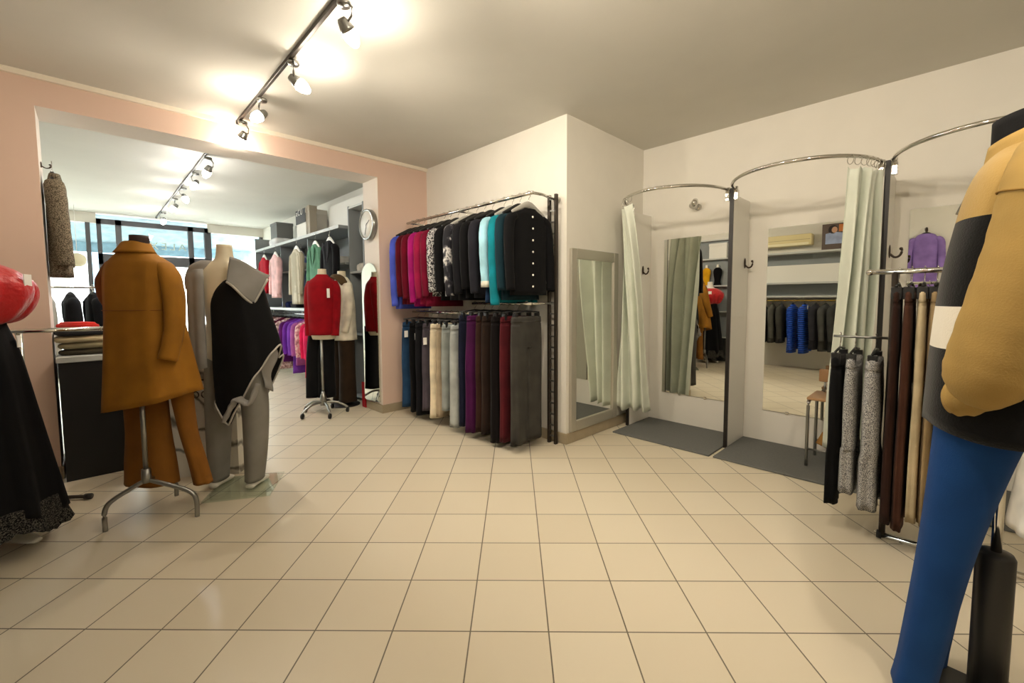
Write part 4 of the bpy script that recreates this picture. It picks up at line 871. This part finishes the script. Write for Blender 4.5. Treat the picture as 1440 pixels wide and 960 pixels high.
obj('case', bx(.001, .20, -.42, .42, -.10, .10, bev=.02), ACM, t, True, sharp=True); obj('louvre', bx(.19, .205, -.38, .38, -.095, -.05, bev=.004), plain('pale louvre', '#efe6bf', .4), t, False); obj('front_line', bx(.198, .203, -.40, .40, .0, .006), plain('grey line', '#9a9070', .5), t, False)
t = thing('poster', 'small photo poster of a dark haired person on the shelf top', 'poster', (UL + .16, 1.42, 2.086))
obj('board', bx(-.006, .0, -.17, .17, 0, .44), plain('poster brown', '#5a4a40', .5), t, False)
bm = nb(); sheet(bm, 12, 12, lambda s, q: (.002, -.12 + .24 * s, .10 + .2 * q - .05 * abs(s - .5) * q)); obj('printed_blouse', bm, fabric('#a9b6d6'), t)
bm = nb(); ball(bm, (.002, -.0, .335), .0015, .042, .052); obj('printed_face', bm, plain('print skin', '#c79a7c', .6), t); bm = nb(); ball(bm, (.0015, .02, .34), .0012, .065, .075); obj('printed_hair', bm, plain('print hair', '#2a1c1a', .6), t)
bm = nb(); sheet(bm, 4, 4, lambda s, q: (.0015, -.16 + .1 * s, .3 + .12 * q)); obj('printed_lamp_glow', bm, plain('print orange', '#c8783a', .6), t)
# tall grey unit behind the red top mannequin
t = thing('tall_shelf_unit', 'grey open shelf unit on the left wall, seen in the left cubicle mirror', 'shelf unit', (UL, 2.98, 0)); LU = .80
for v in (0, LU): obj('side_panel', bx(.001, .12, v - .012, v + .012, 0, 2.46), GREY, t, False)
for z in (.48, 1.0, 1.525, 2.07, 2.45): obj('shelf', bx(.001, .118, .012, LU - .012, z - .012, z + .012), GREYE, t, False)
obj('back_panel', bx(.001, .01, .012, LU - .012, .05, 2.44), GREY, t, False); obj('dark_plinth', bx(.01, .115, .012, LU - .012, .0, .468), plain('dark plinth', '#2a2b28', .6), t, False)
b_ = carton('white box in the top niche of the left wall shelf unit', (UL + .065, 3.32, 2.083), (.10, .34, .30), plain('white carton', '#e4e2da', .6)); b_['group'] = 'white boxes on the left wall'; del b_['group']
YL = fabric('#d9a21a')
for v, m_, l in ((3.55, YL, 'mustard yellow top on a small bust in the left wall shelf niche'), (3.33, BLK, 'black top on a small bust in the left wall shelf niche')):
    t = thing('display_bust', l, 'bust', (UL + .065, v, 1.539), 0)
    obj('top', loft(nb(), [(0, 0, .36, .025, .03), (0, 0, .32, .042, .075), (0, 0, .25, .048, .085), (0, 0, .1, .04, .06), (0, 0, 0, .048, .075)], 24, 16, 2.2, open_hem=False), m_, t); obj('neck', loft(nb(), [(0, 0, .42, .02, .022), (0, 0, .34, .026, .03)], 16, 4, 2, open_hem=False), WSH, t)
coat_hook((UL, 2.86, 2.02), 0, 'hook on the left wall holding the long navy coat', None)
hanger((UL + .06, 2.86, 2.03), R(90), 'hanger of the long navy coat on the left wall', None, BLACKP, .13, .07)
hang_top('coat', 'long navy coat hanging on the left wall, seen in the left cubicle mirror', 'coat', (UL + .075, 2.86, 1.955), R(90), None, fabric('#172440'), w=.10, d=.055, L=1.15, sl=.7, stout=.04, seed=5)
coat_hook((UL, .30, 2.30), 0, 'hook on the left wall holding the lilac dress', None)
hanger((UL + .06, .30, 2.31), R(90), 'hanger of the lilac dress on the left wall', None, BLACKP, .15, .07)
hang_top('dress', 'lilac dress hanging on the left wall, reflected beside the camel jacket', 'dress', (UL + .075, .30, 2.235), R(90), None, fabric('#8a6fb4', .6), w=.15, d=.045, L=.95, sl=.55, seed=6)
